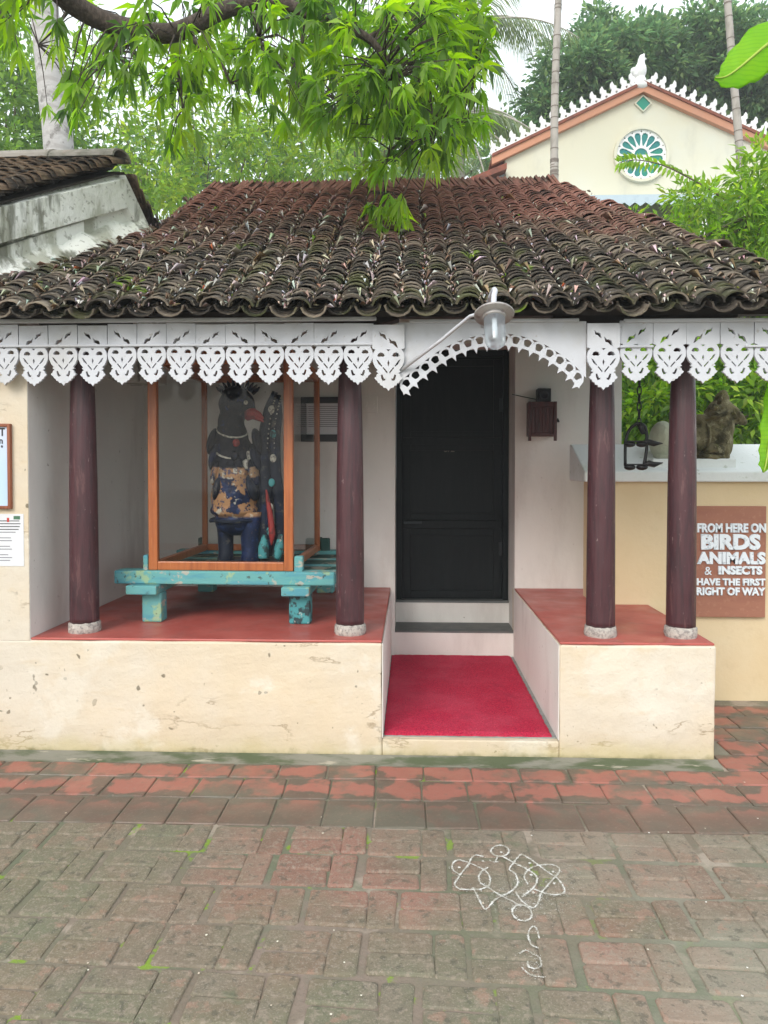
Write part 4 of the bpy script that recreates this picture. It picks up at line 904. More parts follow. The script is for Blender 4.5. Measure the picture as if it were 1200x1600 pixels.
p_ = bp(384, 629, -.085); MB().ball(p_, (.013, .008, .013)).obj('eye', M['bird_white'], BD, True)
def necklace(px, py, rx, ry, sag, nm):
    c_ = bp(px, py); P_ = []
    for k in range(21):
        a_ = math.pi*(1.0+k/20); P_.append(c_+Vector((rx*BSC*math.cos(a_), ry*math.sin(a_), -sag*math.sin((a_-math.pi))*1.0+.02*math.cos(a_)*-1.0)))
    MB().tube(P_, .006, 6).obj(nm, M['bird_white'], BD, True)
necklace(363, 672, 24, .105, .045, 'necklace'); necklace(363, 698, 29, .13, .07, 'necklace')
MB().ball(bp(369, 692, -.115), (.022, .012, .024)).obj('pendant', M['bird_red'], BD, True)
for (px, m_, r_) in ((352, 'bird_dark', .045), (390, 'bird', .052)):
    p_ = bp(px, 800, .0 if px < 370 else -.04); q = bp(px+1, 862, .0 if px < 370 else -.04)
    MB().tube([p_, p_.lerp(q, .5), Vector((q.x, q.y, ZC+.05)), Vector((q.x, q.y-.02, ZC-.018))], [r_*1.5, r_*1.1, r_, r_*1.2], 12).obj('leg', M[m_], BD, True)
# folded wings and carved breast feathers
for (px, sx_) in ((333, -1), (403, 1)):
    for k in range(4):
        c_ = bp(px-sx_*k*3, 690+k*24, -.03-.015*k); MB().ball(c_, (.030, .085, .085), 12, 8, Matrix.Rotation(sx_*-.25, 3, 'Y')).obj('wing_feather', M['bird_dark'] if k % 2 else M['bird'], BD, True)
for r_ in range(3):
    for k in range(5):
        a_ = -1.0+k*.5+(.25 if r_ % 2 else 0); c_ = bp(366+26*math.sin(a_), 712+r_*13, -.118*math.cos(a_)-.012); MB().ball(c_, (.026, .012, .030), 8, 6).obj('breast_feather', M['bird_white'] if (k+r_) % 4 == 0 else M['bird'], BD, True)
for k in range(6):
    y_ = 640+k*38; c_ = bp(424+3*math.sin(k), y_, -.062); MB().ball(c_, (.020, .008, .026), 10, 6).obj('plume_eye', M['bird_teal'] if k % 2 else M['bird_white'], BD, True)
# belly skirt edge
c_ = bp(368, 812); P_ = [c_+Vector((38*BSC*math.cos(t_), .16*math.sin(t_), .004*math.sin(5*t_))) for t_ in [2*math.pi*k/24 for k in range(25)]]
MB().tube(P_, .012, 6).obj('skirt_rim', M['bird_dark'], BD, True)
# upright plume at its right: several long carved feathers
pl_ = thing  # (kept as children of the bird)
for (pts, rr, m_) in (
    ([(417, 868), (415, 820), (414, 770), (412, 725), (414, 680), (421, 640), (430, 612)], [.04, .046, .05, .048, .04, .034, .018], 'bird_dark'),
    ([(433, 866), (438, 830), (437, 790), (431, 740), (429, 690), (432, 650), (434, 617)], [.03, .036, .036, .036, .036, .036, .02], 'bird_dark'),
    ([(424, 852), (425, 835), (423, 810), (419, 785), (416, 765)], [.004, .02, .018, .014, .004], 'bird_red'),
    ([(412, 876), (412, 855), (414, 835)], [.034, .034, .014], 'bird_teal'), ([(431, 876), (436, 855), (438, 835)], [.026, .028, .012], 'bird_teal'),
    ([(424, 740), (432, 760), (441, 775)], [.02, .02, .006], 'bird_dark'), ([(402, 720), (408, 740), (413, 770)], [.03, .035, .02], 'bird_dark')):
    dy = -.07 if m_ in ('bird_red',) else (-.045 if m_ == 'bird_teal' else -.01)
    MB().tube([bp(x_, min(y_, 872), dy) for x_, y_ in smooth(pts, 3)], [float(v) for v in np.interp(np.linspace(0, 1, 3*(len(pts)-1)+1), np.linspace(0, 1, len(pts)), rr)], 10).obj('plume', M[m_], BD, True)
for off in (0, 9):
    P_ = [bp(x_+off, y_, -.04) for x_, y_ in smooth([(417+off*.3, 700), (420, 670), (425, 640), (430, 622)], 4)]
    mb = MB()
    for q in P_: mb.ball(q, .006, 6, 4)
    mb.obj('inlay', M['bird_white'], BD, True)
p_ = bp(410, 655, -.0)
box('perch_base', M['bird_dark'], BD, bp(345, 860).x, bp(440, 860).x, YBd-.14, YBd+.14, ZC-.021, ZC+.012, bev=.004)

# framed notice on the back wall
p0, p1 = at(470, 690, Y=YW-.02), at(556, 620, Y=YW-.02); FN = thing('framed_notice', ((p0.x+p1.x)/2, YW, p0.z), 'charcoal framed printed notice on back wall behind the pillar', 'frame')
MB().box(p0.x, p0.x+.04, YW-.024, YW-.0005, p0.z, p1.z).box(p1.x-.04, p1.x, YW-.024, YW-.0005, p0.z, p1.z).box(p0.x+.04, p1.x-.04, YW-.0235, YW-.0005, p0.z, p0.z+.052).box(p0.x+.04, p1.x-.04, YW-.0235, YW-.0005, p1.z-.045, p1.z).obj('frame', M['frame_black'], FN, bev=.003)
box('paper', M['paper'], FN, p0.x+.0405, p1.x-.0405, YW-.012, YW-.001, p0.z+.0525, p1.z-.0455)
for i in range(11):
    z_ = p1.z-.07-i*.0145; xm = (p0.x+p1.x)/2
    box('text_line', M['ink_grey'], FN, p0.x+.055, p1.x-.06-random.uniform(0, .03), -0+YW-.0126, YW-.0121, z_, z_+.005)
# wall box, speaker, cable
p0, p1 = at(825, 688, Y=YW-.10), at(870, 628, Y=YW-.10); WB = thing('wooden_wall_box', ((p0.x+p1.x)/2, YW, p0.z), 'small rosewood box with slatted front hung right of the door', 'box')
box('carcass', M['rosewood'], WB, p0.x+.004, p1.x-.004, YW-.10, YW-.0005, p0.z+.03, p1.z, bev=.003)
for xa in (p0.x, p1.x-.022): box('corner_post', M['rosewood'], WB, xa, xa+.022, YW-.112, YW-.1005, p0.z-.004, p1.z+.003, bev=.003)
box('top_rail', M['rosewood'], WB, p0.x+.0225, p1.x-.0225, YW-.110, YW-.1005, p1.z-.035, p1.z+.002, bev=.002); box('bottom_rail', M['rosewood'], WB, p0.x+.0225, p1.x-.0225, YW-.110, YW-.1005, p0.z+.03, p0.z+.055, bev=.002)
ns = 6; ww = (p1.x-p0.x-.05)/ns
for k in range(ns): box('slat', M['rosewood'], WB, p0.x+.025+k*ww, p0.x+.025+(k+1)*ww-.005, YW-.107, YW-.1005, p0.z+.056, p1.z-.036, bev=.002)
p_ = at(873, 657, Y=YW-.08); MB().lathe([(.013, 0), (.011, .01), (.004, .022), (.003, .03)], (p1.x+.012, YW-.08, p_.z-.012), 10).obj('bell_knob', M['iron'], WB, True)
SPz = p1.z+.004; q0, q1 = at(840, 626, Y=YW-.08), at(861, 603, Y=YW-.08)
SPK = thing('loudspeaker', ((q0.x+q1.x)/2, YW-.05, SPz), 'small black cube loudspeaker standing on the rosewood wall box', 'speaker')
box('cabinet', M['black_plastic'], SPK, q0.x, q1.x, YW-.09, YW-.002, SPz, SPz+(q1.x-q0.x), bev=.005)
Mx = Matrix.Rotation(R(90), 3, 'X'); sc_ = (q1.x-q0.x)
MB().lathe([(sc_*.34, 0), (sc_*.34, .006), (sc_*.26, .004), (sc_*.12, -.004+.004)], ((q0.x+q1.x)/2, YW-.0905, SPz+sc_*.5), 20, Mx).obj('cone', M['speaker_cone'], SPK, True)
cb = MB().tube([at(x_, y_, Y=YW-.006) for x_, y_ in smooth([(800, 616), (818, 620), (838, 624)], 4)]+[(q0.x+.012, YW-.006, SPz+.012)], .0032, 6)
tag(cb.obj('speaker_cable', M['frame_black'], None, True), 'thin grey cable running along wall from door to loudspeaker', 'cable')

# lamp over the entrance
YLm = -.46; dc_ = at(772, 493, Y=YLm); LM = thing('lamp', (dc_.x, YV, dc_.z), 'galvanised gooseneck lamp with clear glass jar over the doorway', 'lamp')
TI = Matrix.Rotation(R(-24), 3, 'X')
def lp(x_, y_, z_): return dc_+TI @ Vector((x_, y_, z_))
MB().lathe([(.086, 0), (.088, .006), (.084, .011), (.05, .018), (.03, .05), (.018, .055)], dc_, 32, TI).obj('shade', M['galv'], LM, True)
MB().lathe([(.050, -.018), (.052, -.012), (.050, -.0005)], dc_, 28, TI).obj('jar_collar', M['galv'], LM, True)
M['jar'] = glass('jar_glass', (.93, .96, .97), .06)
_n = M['jar'].node_tree; _df = _n.nodes.new('ShaderNodeBsdfTranslucent'); _df.inputs[0].default_value = (.85, .9, .95, 1); _m2 = _n.nodes.new('ShaderNodeMixShader'); _m2.inputs[0].default_value = .35
_o = [q for q in _n.nodes if q.type == 'OUTPUT_MATERIAL'][0]; _s = _o.inputs[0].links[0].from_socket; _n.links.new(_s, _m2.inputs[1]); _n.links.new(_df.outputs[0], _m2.inputs[2]); _n.links.new(_m2.outputs[0], _o.inputs[0])
MB().lathe([(.010, -.158), (.030, -.156), (.039, -.148), (.043, -.135), (.045, -.10), (.046, -.0185)], dc_, 28, TI).obj('glass_jar', M['jar'], LM, True)
M['bulb'] = mat('frosted_bulb', (.75, .78, .80), .3, spec=.5)
MB().lathe([(.004, -.120), (.010, -.115), (.012, -.10), (.012, -.06), (.012, -.03), (.014, -.019)], dc_, 16, TI).obj('bulb', M['bulb'], LM, True)
t0 = lp(0, 0, .055); base_ = Vector((dc_.x-.012, YV-.01, zt0-.02)); ztop_ = at(775, 449, Y=YLm+.06).z
P_ = [t0, t0+Vector((.004, .02, .05)), Vector((dc_.x+.010, YLm+.05, ztop_-.02)), Vector((dc_.x+.010, YLm+.09, ztop_)), Vector((dc_.x+.006, YLm+.15, ztop_-.01)), Vector((dc_.x-.002, YV-.14, (ztop_+base_.z)/2+.02)), Vector((dc_.x-.012, YV-.05, base_.z+.03)), base_]
PS = []
for i in range(len(P_)-1):
    for k in range(5): PS.append(P_[i].lerp(P_[i+1], k/5))
PS.append(P_[-1])
for _ in range(4): PS = [PS[0]]+[(PS[i-1]+PS[i]*2+PS[i+1])/4 for i in range(1, len(PS)-1)]+[PS[-1]]
MB().tube(PS, .0125, 10).obj('gooseneck', M['pipe'], LM, True)
MB().tube([lp(-.072, .0, .008), at(735, 494, Y=YLm+.10), at(690, 531, Y=-.20), at(626, 579, Y=YV-.012)], .0085, 8).obj('brace_rod', M['white_paint'], LM, True)

# iron hanging lamp on a chain
YH = .36; p_ = at(999, 600, Y=YH); HL = thing('hanging_iron_lamp', at(999, 733, Y=YH), 'black iron hanging oil lamp with leaf wick cups on chain', 'hanging lamp')
zt_ = ZB+.0; zz = at(999, 664, Y=YH).z; k = 0; z_ = zt_
MB().tube([(p_.x, YP+.03, ZB+.02), (p_.x, YH-.02, ZB+.015), (p_.x, YH, ZB-.005)], .006, 6).obj('hook', M['iron'], HL, True)
while z_ > zz:
    long_ = .052; P_ = []
    for q in range(13):
        a_ = 2*math.pi*q/12; u_ = .011*math.cos(a_); P_.append(Vector((p_.x+(u_ if k % 2 == 0 else 0), YH+(0 if k % 2 == 0 else u_), z_-long_/2+long_/2*math.sin(a_)+.004)))
    MB().tube(P_, .0035, 6, False).obj('chain_link', M['iron'], HL, True); z_ -= long_-.009; k += 1
def hp(x_, y_, dy=0): return at(x_, y_, Y=YH+dy)
MB().tube([hp(x_, y_) for x_, y_ in smooth([(977, 728), (977, 700), (978, 686), (984, 671), (995, 662), (1003, 663), (1009, 670), (1011, 688), (1010, 706), (1006, 727)], 4)], .0085, 8).obj('hoop', M['iron'], HL, True)
for (ya, xa, xb_) in ((688, 978, 1013), (724, 977, 1010)):
    a_, b_ = hp(xa, ya), hp(xb_, ya-1)
    MB().box(a_.x, b_.x, YH-.03, YH+.03, a_.z-.010, a_.z-.002).obj('tray', M['iron'], HL, bev=.003)
    for xc, yc in ((984, ya+6), (1003, ya+6)):
        c_ = hp(xc, yc); MB().ball(c_, (.032, .03, .017)).obj('oil_cup', M['iron'], HL, True)
MB().tube([hp(1000, 660), hp(1001, 668), hp(1005, 676), hp(1011, 677)], [.008, .016, .014, .003], 8).obj('leaf', M['iron'], HL, True)
for yy in (694, 727):
    MB().tube([hp(1006, yy-1), hp(1014, yy-3), hp(1022, yy-1), hp(1036, yy-1 if yy < 700 else yy-4)], [.012, .016, .016, .002], 8).obj('leaf', M['iron'], HL, True)

# chalk drawing on the bricks
KO = thing('chalk_drawing', at(795, 1380, Z=0), 'white looped chalk kolam drawing on the brick paving', 'chalk drawing')
def kz(zx, zy): return at(680+zx/5.217, 1300+zy/5.217, Z=.0035)
paths = [ell(528, 150, 72, 45, 20)+[(600, 150)], [(390, 195), (330, 185), (295, 210), (270, 260), (215, 330), (185, 375), (165, 400)],
    [(205, 345), (150, 310), (140, 260), (180, 225), (240, 235), (330, 270), (400, 305), (440, 350), (448, 400), (430, 435), (370, 460), (280, 465), (200, 460), (158, 425), (170, 395)],
    [(430, 285), (380, 315), (355, 360), (370, 410), (420, 440), (520, 505), (640, 565), (700, 600)],
    [(310, 450), (350, 530), (385, 600), (415, 625), (450, 590), (500, 540), (600, 490), (660, 440), (672, 390), (650, 335), (605, 300), (640, 245), (690, 185), (720, 185), (800, 235), (900, 310), (990, 370), (1040, 430), (1055, 480), (1010, 505), (920, 500), (800, 460)],
    [(550, 195), (640, 245), (750, 300), (820, 350), (828, 400), (800, 450), (740, 500), (705, 525)],
    [(755, 420), (728, 370), (740, 325), (790, 285), (860, 265), (950, 262), (1005, 285), (1010, 325), (970, 370), (900, 450), (860, 500), (845, 560), (820, 600), (790, 615), (740, 585), (690, 540), (655, 480)],
    ell(708, 655, 82, 62, 20, .35)+[(785, 683)], [(510, 195), (485, 240), (440, 225)], [(515, 240), (485, 240)],
    [(955, 1100), (880, 960), (850, 870), (830, 790), (795, 765), (765, 800), (760, 860), (790, 920), (840, 940)],
    [(690, 985), (740, 960), (790, 985), (850, 1020), (862, 1080), (820, 1110), (760, 1090), (755, 1050)], [(710, 1100), (760, 1150), (830, 1172), (915, 1175), (940, 1130)]]
def powder(pts, nm, fine=1.0):     # grains of rice flour: tiny tilted flakes lying on the brick
    V = []; Fc = []
    for c_ in pts:
        r_ = random.uniform(.0006, .0018)*fine; a_ = random.uniform(0, 6.28); n0 = len(V); hz_ = random.uniform(.0012, .0028)
        for q in range(4): V.append((c_.x+r_*math.cos(a_+q*1.57), c_.y+r_*1.2*math.sin(a_+q*1.57), hz_+random.uniform(-.0005, .0005)))
        Fc.append([n0, n0+1, n0+2, n0+3])
    return MB().add(V, Fc).obj(nm, M['chalk'], KO)
for i, pth in enumerate(paths):
    pts = [kz(*q) for q in smooth(pth, 5)]; G = []; dens = 1500 if i < 8 else 700
    ph = random.uniform(0, 6)
    for a_, b_ in zip(pts, pts[1:]):
        ln_ = (b_-a_).length; n_ = int(ln_*dens*3*(.85+.28*math.sin(a_.x*60+a_.y*47+ph)+.22*math.sin(a_.x*190-a_.y*140))+1)
        for _ in range(n_):
            c_ = a_.lerp(b_, random.random()); sg_ = .0013 if random.random() < .92 else .006
            G.append(Vector((c_.x+random.gauss(0, sg_), c_.y+random.gauss(0, sg_*1.2), 0)))
    powder(G, 'chalk_line')
for zx, zy in ((540, 160), (195, 285), (770, 250), (780, 345), (960, 320), (970, 415), (390, 235), (370, 465), (800, 490)):
    c_ = kz(zx, zy); powder([Vector((c_.x+random.gauss(0, .002), c_.y+random.gauss(0, .0025), 0)) for _ in range(60)], 'chalk_dot')
G = []
for zx, zy, rx, ry, n_ in ((640, 520, 420, 150, 1500), (1080, 420, 130, 180, 450), (950, 620, 200, 110, 500), (840, 1040, 150, 150, 450), (740, 560, 200, 110, 500)):
    for _ in range(n_): c_ = kz(zx+random.gauss(0, rx*.5), zy+random.gauss(0, ry*.5)); G.append(c_)
o = powder(G, 'chalk_dust', .5); o['kind'] = 'stuff'
# ================================================================== HOUSE WITH THE ROUND WINDOW, BEHIND
YG = 9.3
def gp(px, py, dy=0): return at(px, py, Y=YG+dy)
A = gp(1003, 136); EL = gp(768, 249); ER_ = Vector((2*A.x-EL.x, YG, EL.z))
BG = thing('gabled_house', (A.x, YG+2, 0), 'pale cream gabled house with round green petal window behind the roof', 'house')
wl, wr = gp(790, 262).x, 2*A.x-gp(790, 262).x; zl = gp(790, 245).z
MB().prism([(wl, YG, -.05), (wl, YG, zl), (A.x, YG, A.z-.06), (wr, YG, zl), (wr, YG, -.05)], (0, 6, 0)).obj('wall', M['bg_cream'], BG)
dl = (A-EL).normalized(); dr_ = (ER_-A).normalized()
for d_, P0, s_ in ((dl, EL, 1), (dr_, A, -1)):
    Lr = (A-EL).length; nrm = Vector((-d_.z, 0, d_.x)); a_ = P0-d_*(.0 if s_ > 0 else 0); b_ = P0+d_*Lr
    MB().prism([a_+Vector((0, -.10, 0)), b_+Vector((0, -.10, 0)), b_+Vector((0, -.10, 0))-Vector((0, 0, .125)), a_+Vector((0, -.10, 0))-Vector((0, 0, .125))], (0, .099, 0)).obj('rake_trim', M['bg_orange'], BG)
    MB().prism([a_+Vector((0, -.13, .0)), b_+Vector((0, -.13, .0)), b_+Vector((0, -.13, .05)), a_+Vector((0, -.13, .05))], (0, 6.2, 0)).obj('roof', M['bg_tile'], BG)
CRm = fret('cresting', [[(-.135, 0), (.135, 0), (.10, .09), (.03, .14), (.05, .20), (.01, .23), (.005, .33), (-.05, .30), (-.09, .22), (-.07, .17), (-.12, .10)], ell(0, .07, .028, .028, 8)], .035)
Lr = (A-EL).length; nc = 15
for side in (0, 1):
    for k in range(nc):
        t = (k+.5)/nc
        if k == nc-1: t -= .01
        p_ = EL.lerp(A, t); ang = math.atan2(A.z-EL.z, A.x-EL.x)
        if side: p_ = Vector((2*A.x-p_.x, p_.y, p_.z))
        o = link('cresting', CRm, M['bg_white'], BG, (p_.x, YG-.06, p_.z+.045), (0, -ang if not side else ang, 0)); o.scale = (.78 if not side else -.78, 1, .74)
# bird finial
fb = MB(); q = gp(1001, 137); s_ = (YG-CAM.y)/F
def fbb(px, py, rx, ry, rd, rot=0): fb.ball(gp(px, py, -.06), (rx*s_, rd, ry*s_), 12, 8, Matrix.Rotation(rot, 3, 'Y') if rot else None)
fbb(1001, 110, 9, 13, .09); fbb(1002, 97, 5.5, 9, .06); fbb(1003, 90, 4.5, 4.5, .05); fbb(1006, 86, 1.6, 3, .02); fbb(990, 111, 5, 5.5, .05); fbb(994, 116, 5, 6, .06); fbb(1001, 128, 9, 10, .08); fbb(1001, 134, 12, 6, .10); fbb(1007, 92, 4, 1.5, .02)
o = fb.obj('bird_finial', M['bg_white'], BG, True); m_ = o.modifiers.new('remesh', 'REMESH'); m_.mode = 'VOXEL'; m_.voxel_size = .014; m_.use_smooth_shade = True
# diamond
d0 = gp(1004, 163); r_ = 11*s_
link('diamond_surround', fret('diamond_surround', [[(-r_*1.18, 0), (0, -r_*1.18), (r_*1.18, 0), (0, r_*1.18)], [(-r_, 0), (0, -r_), (r_, 0), (0, r_)]], .05), M['bg_cream'], BG, (d0.x, YG-.02, d0.z))
link('diamond_pane', fret('diamond_pane', [[(-r_, 0), (0, -r_), (r_, 0), (0, r_)]], .02), M['bg_green'], BG, (d0.x, YG-.012, d0.z))
# round window: surround, white tracery, green petals
w0 = gp(1001, 243); r_ = 38*s_
win = link('window', fret('window', [ell(0, 0, r_*1.10, r_*1.10, 40), ell(0, 0, r_*.99, r_*.99, 40)], .09), M['bg_cream'], BG, (w0.x, YG-.03, w0.z))
petals = []; np_ = 16
for k in range(np_):
    a_ = 2*math.pi*(k+.5)/np_; pt = []
    for rr, ww in ((.36, .02), (.46, .055), (.62, .105), (.76, .125), (.85, .09), (.885, 0)): pt.append((rr, ww))
    poly = [(r, w_) for r, w_ in pt]+[(r, -w_) for r, w_ in reversed(pt[:-1])]
    petals.append([(r_*(r*math.cos(a_)-w_*math.sin(a_)), r_*(r*math.sin(a_)+w_*math.cos(a_))) for r, w_ in poly])
dots = [ell(r_*.93*math.cos(2*math.pi*k/np_), r_*.93*math.sin(2*math.pi*k/np_), r_*.035, r_*.035, 8) for k in range(np_)]
half = [(r_*.27*math.cos(a_), r_*.27*math.sin(a_)) for a_ in [math.pi*i/12 for i in range(13)]]
link('tracery', fret('tracery', [ell(0, 0, r_*.99, r_*.99, 48)]+petals+dots+[half], .03), M['bg_white'], win, (w0.x, YG-.017, w0.z))
for k, pt in enumerate(petals+[half]):
    link('pane', fret('pane', [pt], .008), M['bg_green'], win, (w0.x, YG-.0055, w0.z))
# porch eave with toothed metal edge, dark panel painted for the shade under it
e0, e1 = gp(908, 318, -1.2), gp(1330, 318, -1.2); ztp = gp(908, 303, -.9).z
MB().prism([(e0.x, YG-1.2, gp(908, 312, -1.2).z), (e0.x, YG-.001, ztp+.25), (e0.x, YG-.001, ztp+.20), (e0.x, YG-1.2, gp(908, 312, -1.2).z-.03)], (e1.x-e0.x, 0, 0)).obj('porch_roof', M['bg_eave'], BG)
th = []; nn_ = 50
zt_ = gp(908, 306, -1.2).z; zb_ = gp(908, 318, -1.2).z
for k in range(nn_+1): th.append((e0.x+(e1.x-e0.x)*k/nn_, zb_ if k % 2 == 0 else zb_-.06))
link('toothed_edge', fret('toothed_edge', [[(x_-e0.x, z_-zb_) for x_, z_ in th]+[(e1.x-e0.x, zt_-zb_), (0, zt_-zb_)]], .02), M['bg_eave'], BG, (e0.x, YG-1.215, zb_))
box('porch_shade_panel', M['bg_blue'], BG, e0.x+.2, e1.x, YG-.05, YG-.001, -.05, zb_-.1)
for q in (930, 1100, 1230): box('porch_post', M['bg_white'], BG, gp(q, 300, -1.1).x-.05, gp(q, 300, -1.1).x+.05, YG-1.1, YG-1.0, -.05, zb_+.05)
# lean-to on its left
l0, l1 = gp(722, 282, -.3), gp(792, 254, -.3)
MB().prism([l0+Vector((-.3, 0, -.12)), l1, l1-Vector((0, 0, .10)), l0+Vector((-.3, 0, -.22))], (0, 4, 0)).obj('side_roof', M['bg_tile'], BG)
MB().prism([l0+Vector((.15, .15, -.10)), l1+Vector((-.02, .15, -.13)), l1+Vector((-.02, .15, -.45)), l0+Vector((.15, .15, -.42))], (0, .05, 0)).obj('side_fascia', M['bg_grey'], BG)
box('side_wall', M['bg_cream'], BG, l0.x, wl-.001, YG+.3, YG+4, -.05, l0.z-.45)

# ================================================================== VEGETATION
def leaves(name, P, D, L, W, C, m, parent, kind='stuff', fold=.25, droop=.15, up=None):
    """one blade of four triangles per leaf: base, two sides, mid-rib, tip"""
    P = np.asarray(P, float); D = np.asarray(D, float); D /= np.linalg.norm(D, axis=1, keepdims=True)+1e-9; n = len(P)
    Rn = rng.normal(size=(n, 3)) if up is None else np.asarray(up, float)+rng.normal(size=(n, 3))*.45
    S = np.cross(D, Rn); S /= np.linalg.norm(S, axis=1, keepdims=True)+1e-9; N_ = np.cross(S, D)
    N_ *= np.sign(N_[:, 2:3]+1e-6)
    L = np.asarray(L, float).reshape(-1, 1); W = np.asarray(W, float).reshape(-1, 1)
    dr = np.array([[0, 0, -1.0]])*L*droop
    V = np.empty((n, 5, 3)); V[:, 0] = P; mid = P+D*L*.45
    V[:, 1] = mid+S*W*.5+N_*W*fold; V[:, 2] = mid; V[:, 3] = mid-S*W*.5+N_*W*fold; V[:, 4] = P+D*L+dr
    b = (np.arange(n)*5).reshape(-1, 1); T = np.concatenate([b+np.array([[0, 1, 2]]), b+np.array([[0, 2, 3]]), b+np.array([[1, 4, 2]]), b+np.array([[2, 4, 3]])])
    C = np.asarray(C, float); C4 = np.concatenate([C, np.ones((n, 1))], 1).repeat(5, 0)
    return mesh_np(name, V.reshape(-1, 3), T, m, C4, parent, kind)
def pick(cols, n, var=.18):
    c = np.asarray(cols, float)[rng.integers(0, len(cols), n)]; return np.clip(c*(1+rng.normal(size=(n, 1))*var), .004, 1)
GREEN = [(.085, .17, .022), (.12, .22, .028), (.065, .14, .022), (.15, .26, .03), (.18, .30, .035)]
YOUNG = [(.20, .33, .03), (.17, .30, .03), (.24, .36, .035)]
FARG = [(.13, .22, .065), (.16, .25, .07), (.19, .28, .08), (.11, .19, .06)]
LIME = [(.20, .31, .055), (.17, .28, .05), (.25, .35, .06), (.13, .22, .045), (.28, .35, .05)]
DEEP = [(.085, .16, .07), (.10, .18, .08), (.07, .135, .06), (.13, .21, .085), (.16, .23, .09)]
def crown(name, blobs, m, parent, cols, per, L, W, clump=.25, droop=.1, n_cl=None, dens=1.0):
    """blobs: (centre, (rx,ry,rz), clumps); leaves gather in clumps through each blob's volume"""
    P, D, U, Cc = [], [], [], []
    for c_, r_, ncl in blobs:
        c_ = np.array(c_)
        for k in range(int(ncl*dens)):
            u = rng.normal(size=3); u /= np.linalg.norm(u); rad = rng.uniform(.25, 1)**.5; cc = c_+u*rad*np.array(r_)
            n = int(per*rng.uniform(.6, 1.4)); q = rng.normal(size=(n, 3)); q /= np.linalg.norm(q, axis=1, keepdims=True)
            P.append(cc+q*clump*rng.uniform(.1, 1, size=(n, 1))); D.append(q*.8+np.array([0, 0, -.25])+u*.35); U.append(np.tile([0, 0, 1.0], (n, 1)))
            Cc.append(pick(cols, n)*rng.uniform(.8, 1.15))
    P = np.concatenate(P); n = len(P)
    return leaves(name, P, np.concatenate(D), rng.uniform(L*.7, L*1.3, n), rng.uniform(W*.8, W*1.2, n), np.concatenate(Cc), m, parent, droop=droop, up=np.concatenate(U))
def pblob(px, py, Y, rpx, rpy, ry, ncl):
    s_ = (Y-CAM.y)/F; return (tuple(at(px, py, Y=Y)), (rpx*s_, ry, rpy*s_), ncl)
def limb_tree(root, m, base, tops, r0, seed=0, name='trunk', split=.45):
    """tapered trunk then limbs to each top"""
    r = random.Random(seed); base = Vector(base); cen = sum((Vector(t) for t in tops), Vector())/len(tops); fork = base.lerp(Vector((cen.x*.4+base.x*.6, cen.y*.4+base.y*.6, cen.z)), split)
    P_ = [base.lerp(fork, k/5)+Vector((r.uniform(-.05, .05), r.uniform(-.05, .05), 0))*(0 if k == 0 else 1) for k in range(6)]
    MB().tube(P_, [r0*(1-.09*k) for k in range(6)], 10).obj(name, m, root, True)
    for t in tops:
        t = Vector(t); P2 = [fork.lerp(t, k/5)+Vector((r.uniform(-.12, .12), r.uniform(-.12, .12), .25*math.sin(k/5*3.1)))*(0 if k in (0, 5) else 1) for k in range(6)]
        MB().tube(P2, [r0*.5*(1-.17*k) for k in range(6)], 7).obj('limb', m, root, True)

# mango bough hanging over the roof --------------------------------------
YM = 1.0
MG = thing('mango_tree', (-3.4, -.9, 0), 'mango tree bough with drooping leaves hanging over the tiled roof', 'tree')
lp1 = [at(x_, y_, Y=YM-.45+dy) for x_, y_, dy in ((-40, -90, -.6), (60, -40, -.3), (112, 5, -.1), (160, 32, 0), (215, 48, 0), (265, 52, 0), (300, 40, 0), (340, 20, .05), (385, 6, .1), (430, 2, .1), (480, 20, .1), (530, 38, .1), (575, 60, .1), (602, 92, .1), (612, 125, .1))]
def rsm(pts, n):
    out = []; P_ = [pts[0]*2-pts[1]]+list(pts)+[pts[-1]*2-pts[-2]]
    for i in range(1, len(P_)-2):
        for k in range(n):
            t = k/n; a_, b_, c_, d_ = P_[i-1:i+3]; out.append(.5*((2*b_)+(c_-a_)*t+(2*a_-5*b_+4*c_-d_)*t*t+(3*b_-a_-3*c_+d_)*t**3))
    return out+[pts[-1]]
tr0 = Vector((-3.4, -.9, -.05)); trunk = rsm([tr0, Vector((-3.35, -.85, 1.2)), Vector((-3.2, -.6, 2.6)), Vector((-3.0, -.2, 3.7)), lp1[0]], 4)
MB().tube(trunk, list(np.linspace(.24, .10, len(trunk))), 14).obj('trunk', M['bark'], MG, True)
bl = rsm(lp1, 4); MB().tube(bl, list(np.interp(np.arange(len(bl)), [0, len(bl)*.5, len(bl)-1], [.066, .046, .014])), 10).obj('bough', M['bark'], MG, True)
side_px = [([(290, 48), (310, 70), (340, 90), (360, 130)], .02), ([(385, 8), (400, 30), (405, 60)], .022), ([(430, 2), (520, -30), (640, -25), (740, 20)], .035), ([(575, 60), (600, 45), (640, 20), (690, 15)], .02),
    ([(602, 92), (650, 100), (700, 95), (740, 120)], .016), ([(215, 48), (190, 80), (150, 110)], .016), ([(260, 52), (280, 110), (285, 170)], .014), ([(480, 20), (470, 70), (455, 120)], .014),
    ([(530, 38), (540, 100), (530, 160)], .014), ([(612, 125), (620, 180), (605, 250), (600, 300)], .014), ([(640, 105), (670, 150), (680, 210)], .012), ([(112, 5), (90, 40), (60, 70)], .014), ([(-20, -50), (-10, 0), (15, 40)], .014), ([(690, 15), (730, 40), (750, 90)], .012)]
samples = list(bl[6:])
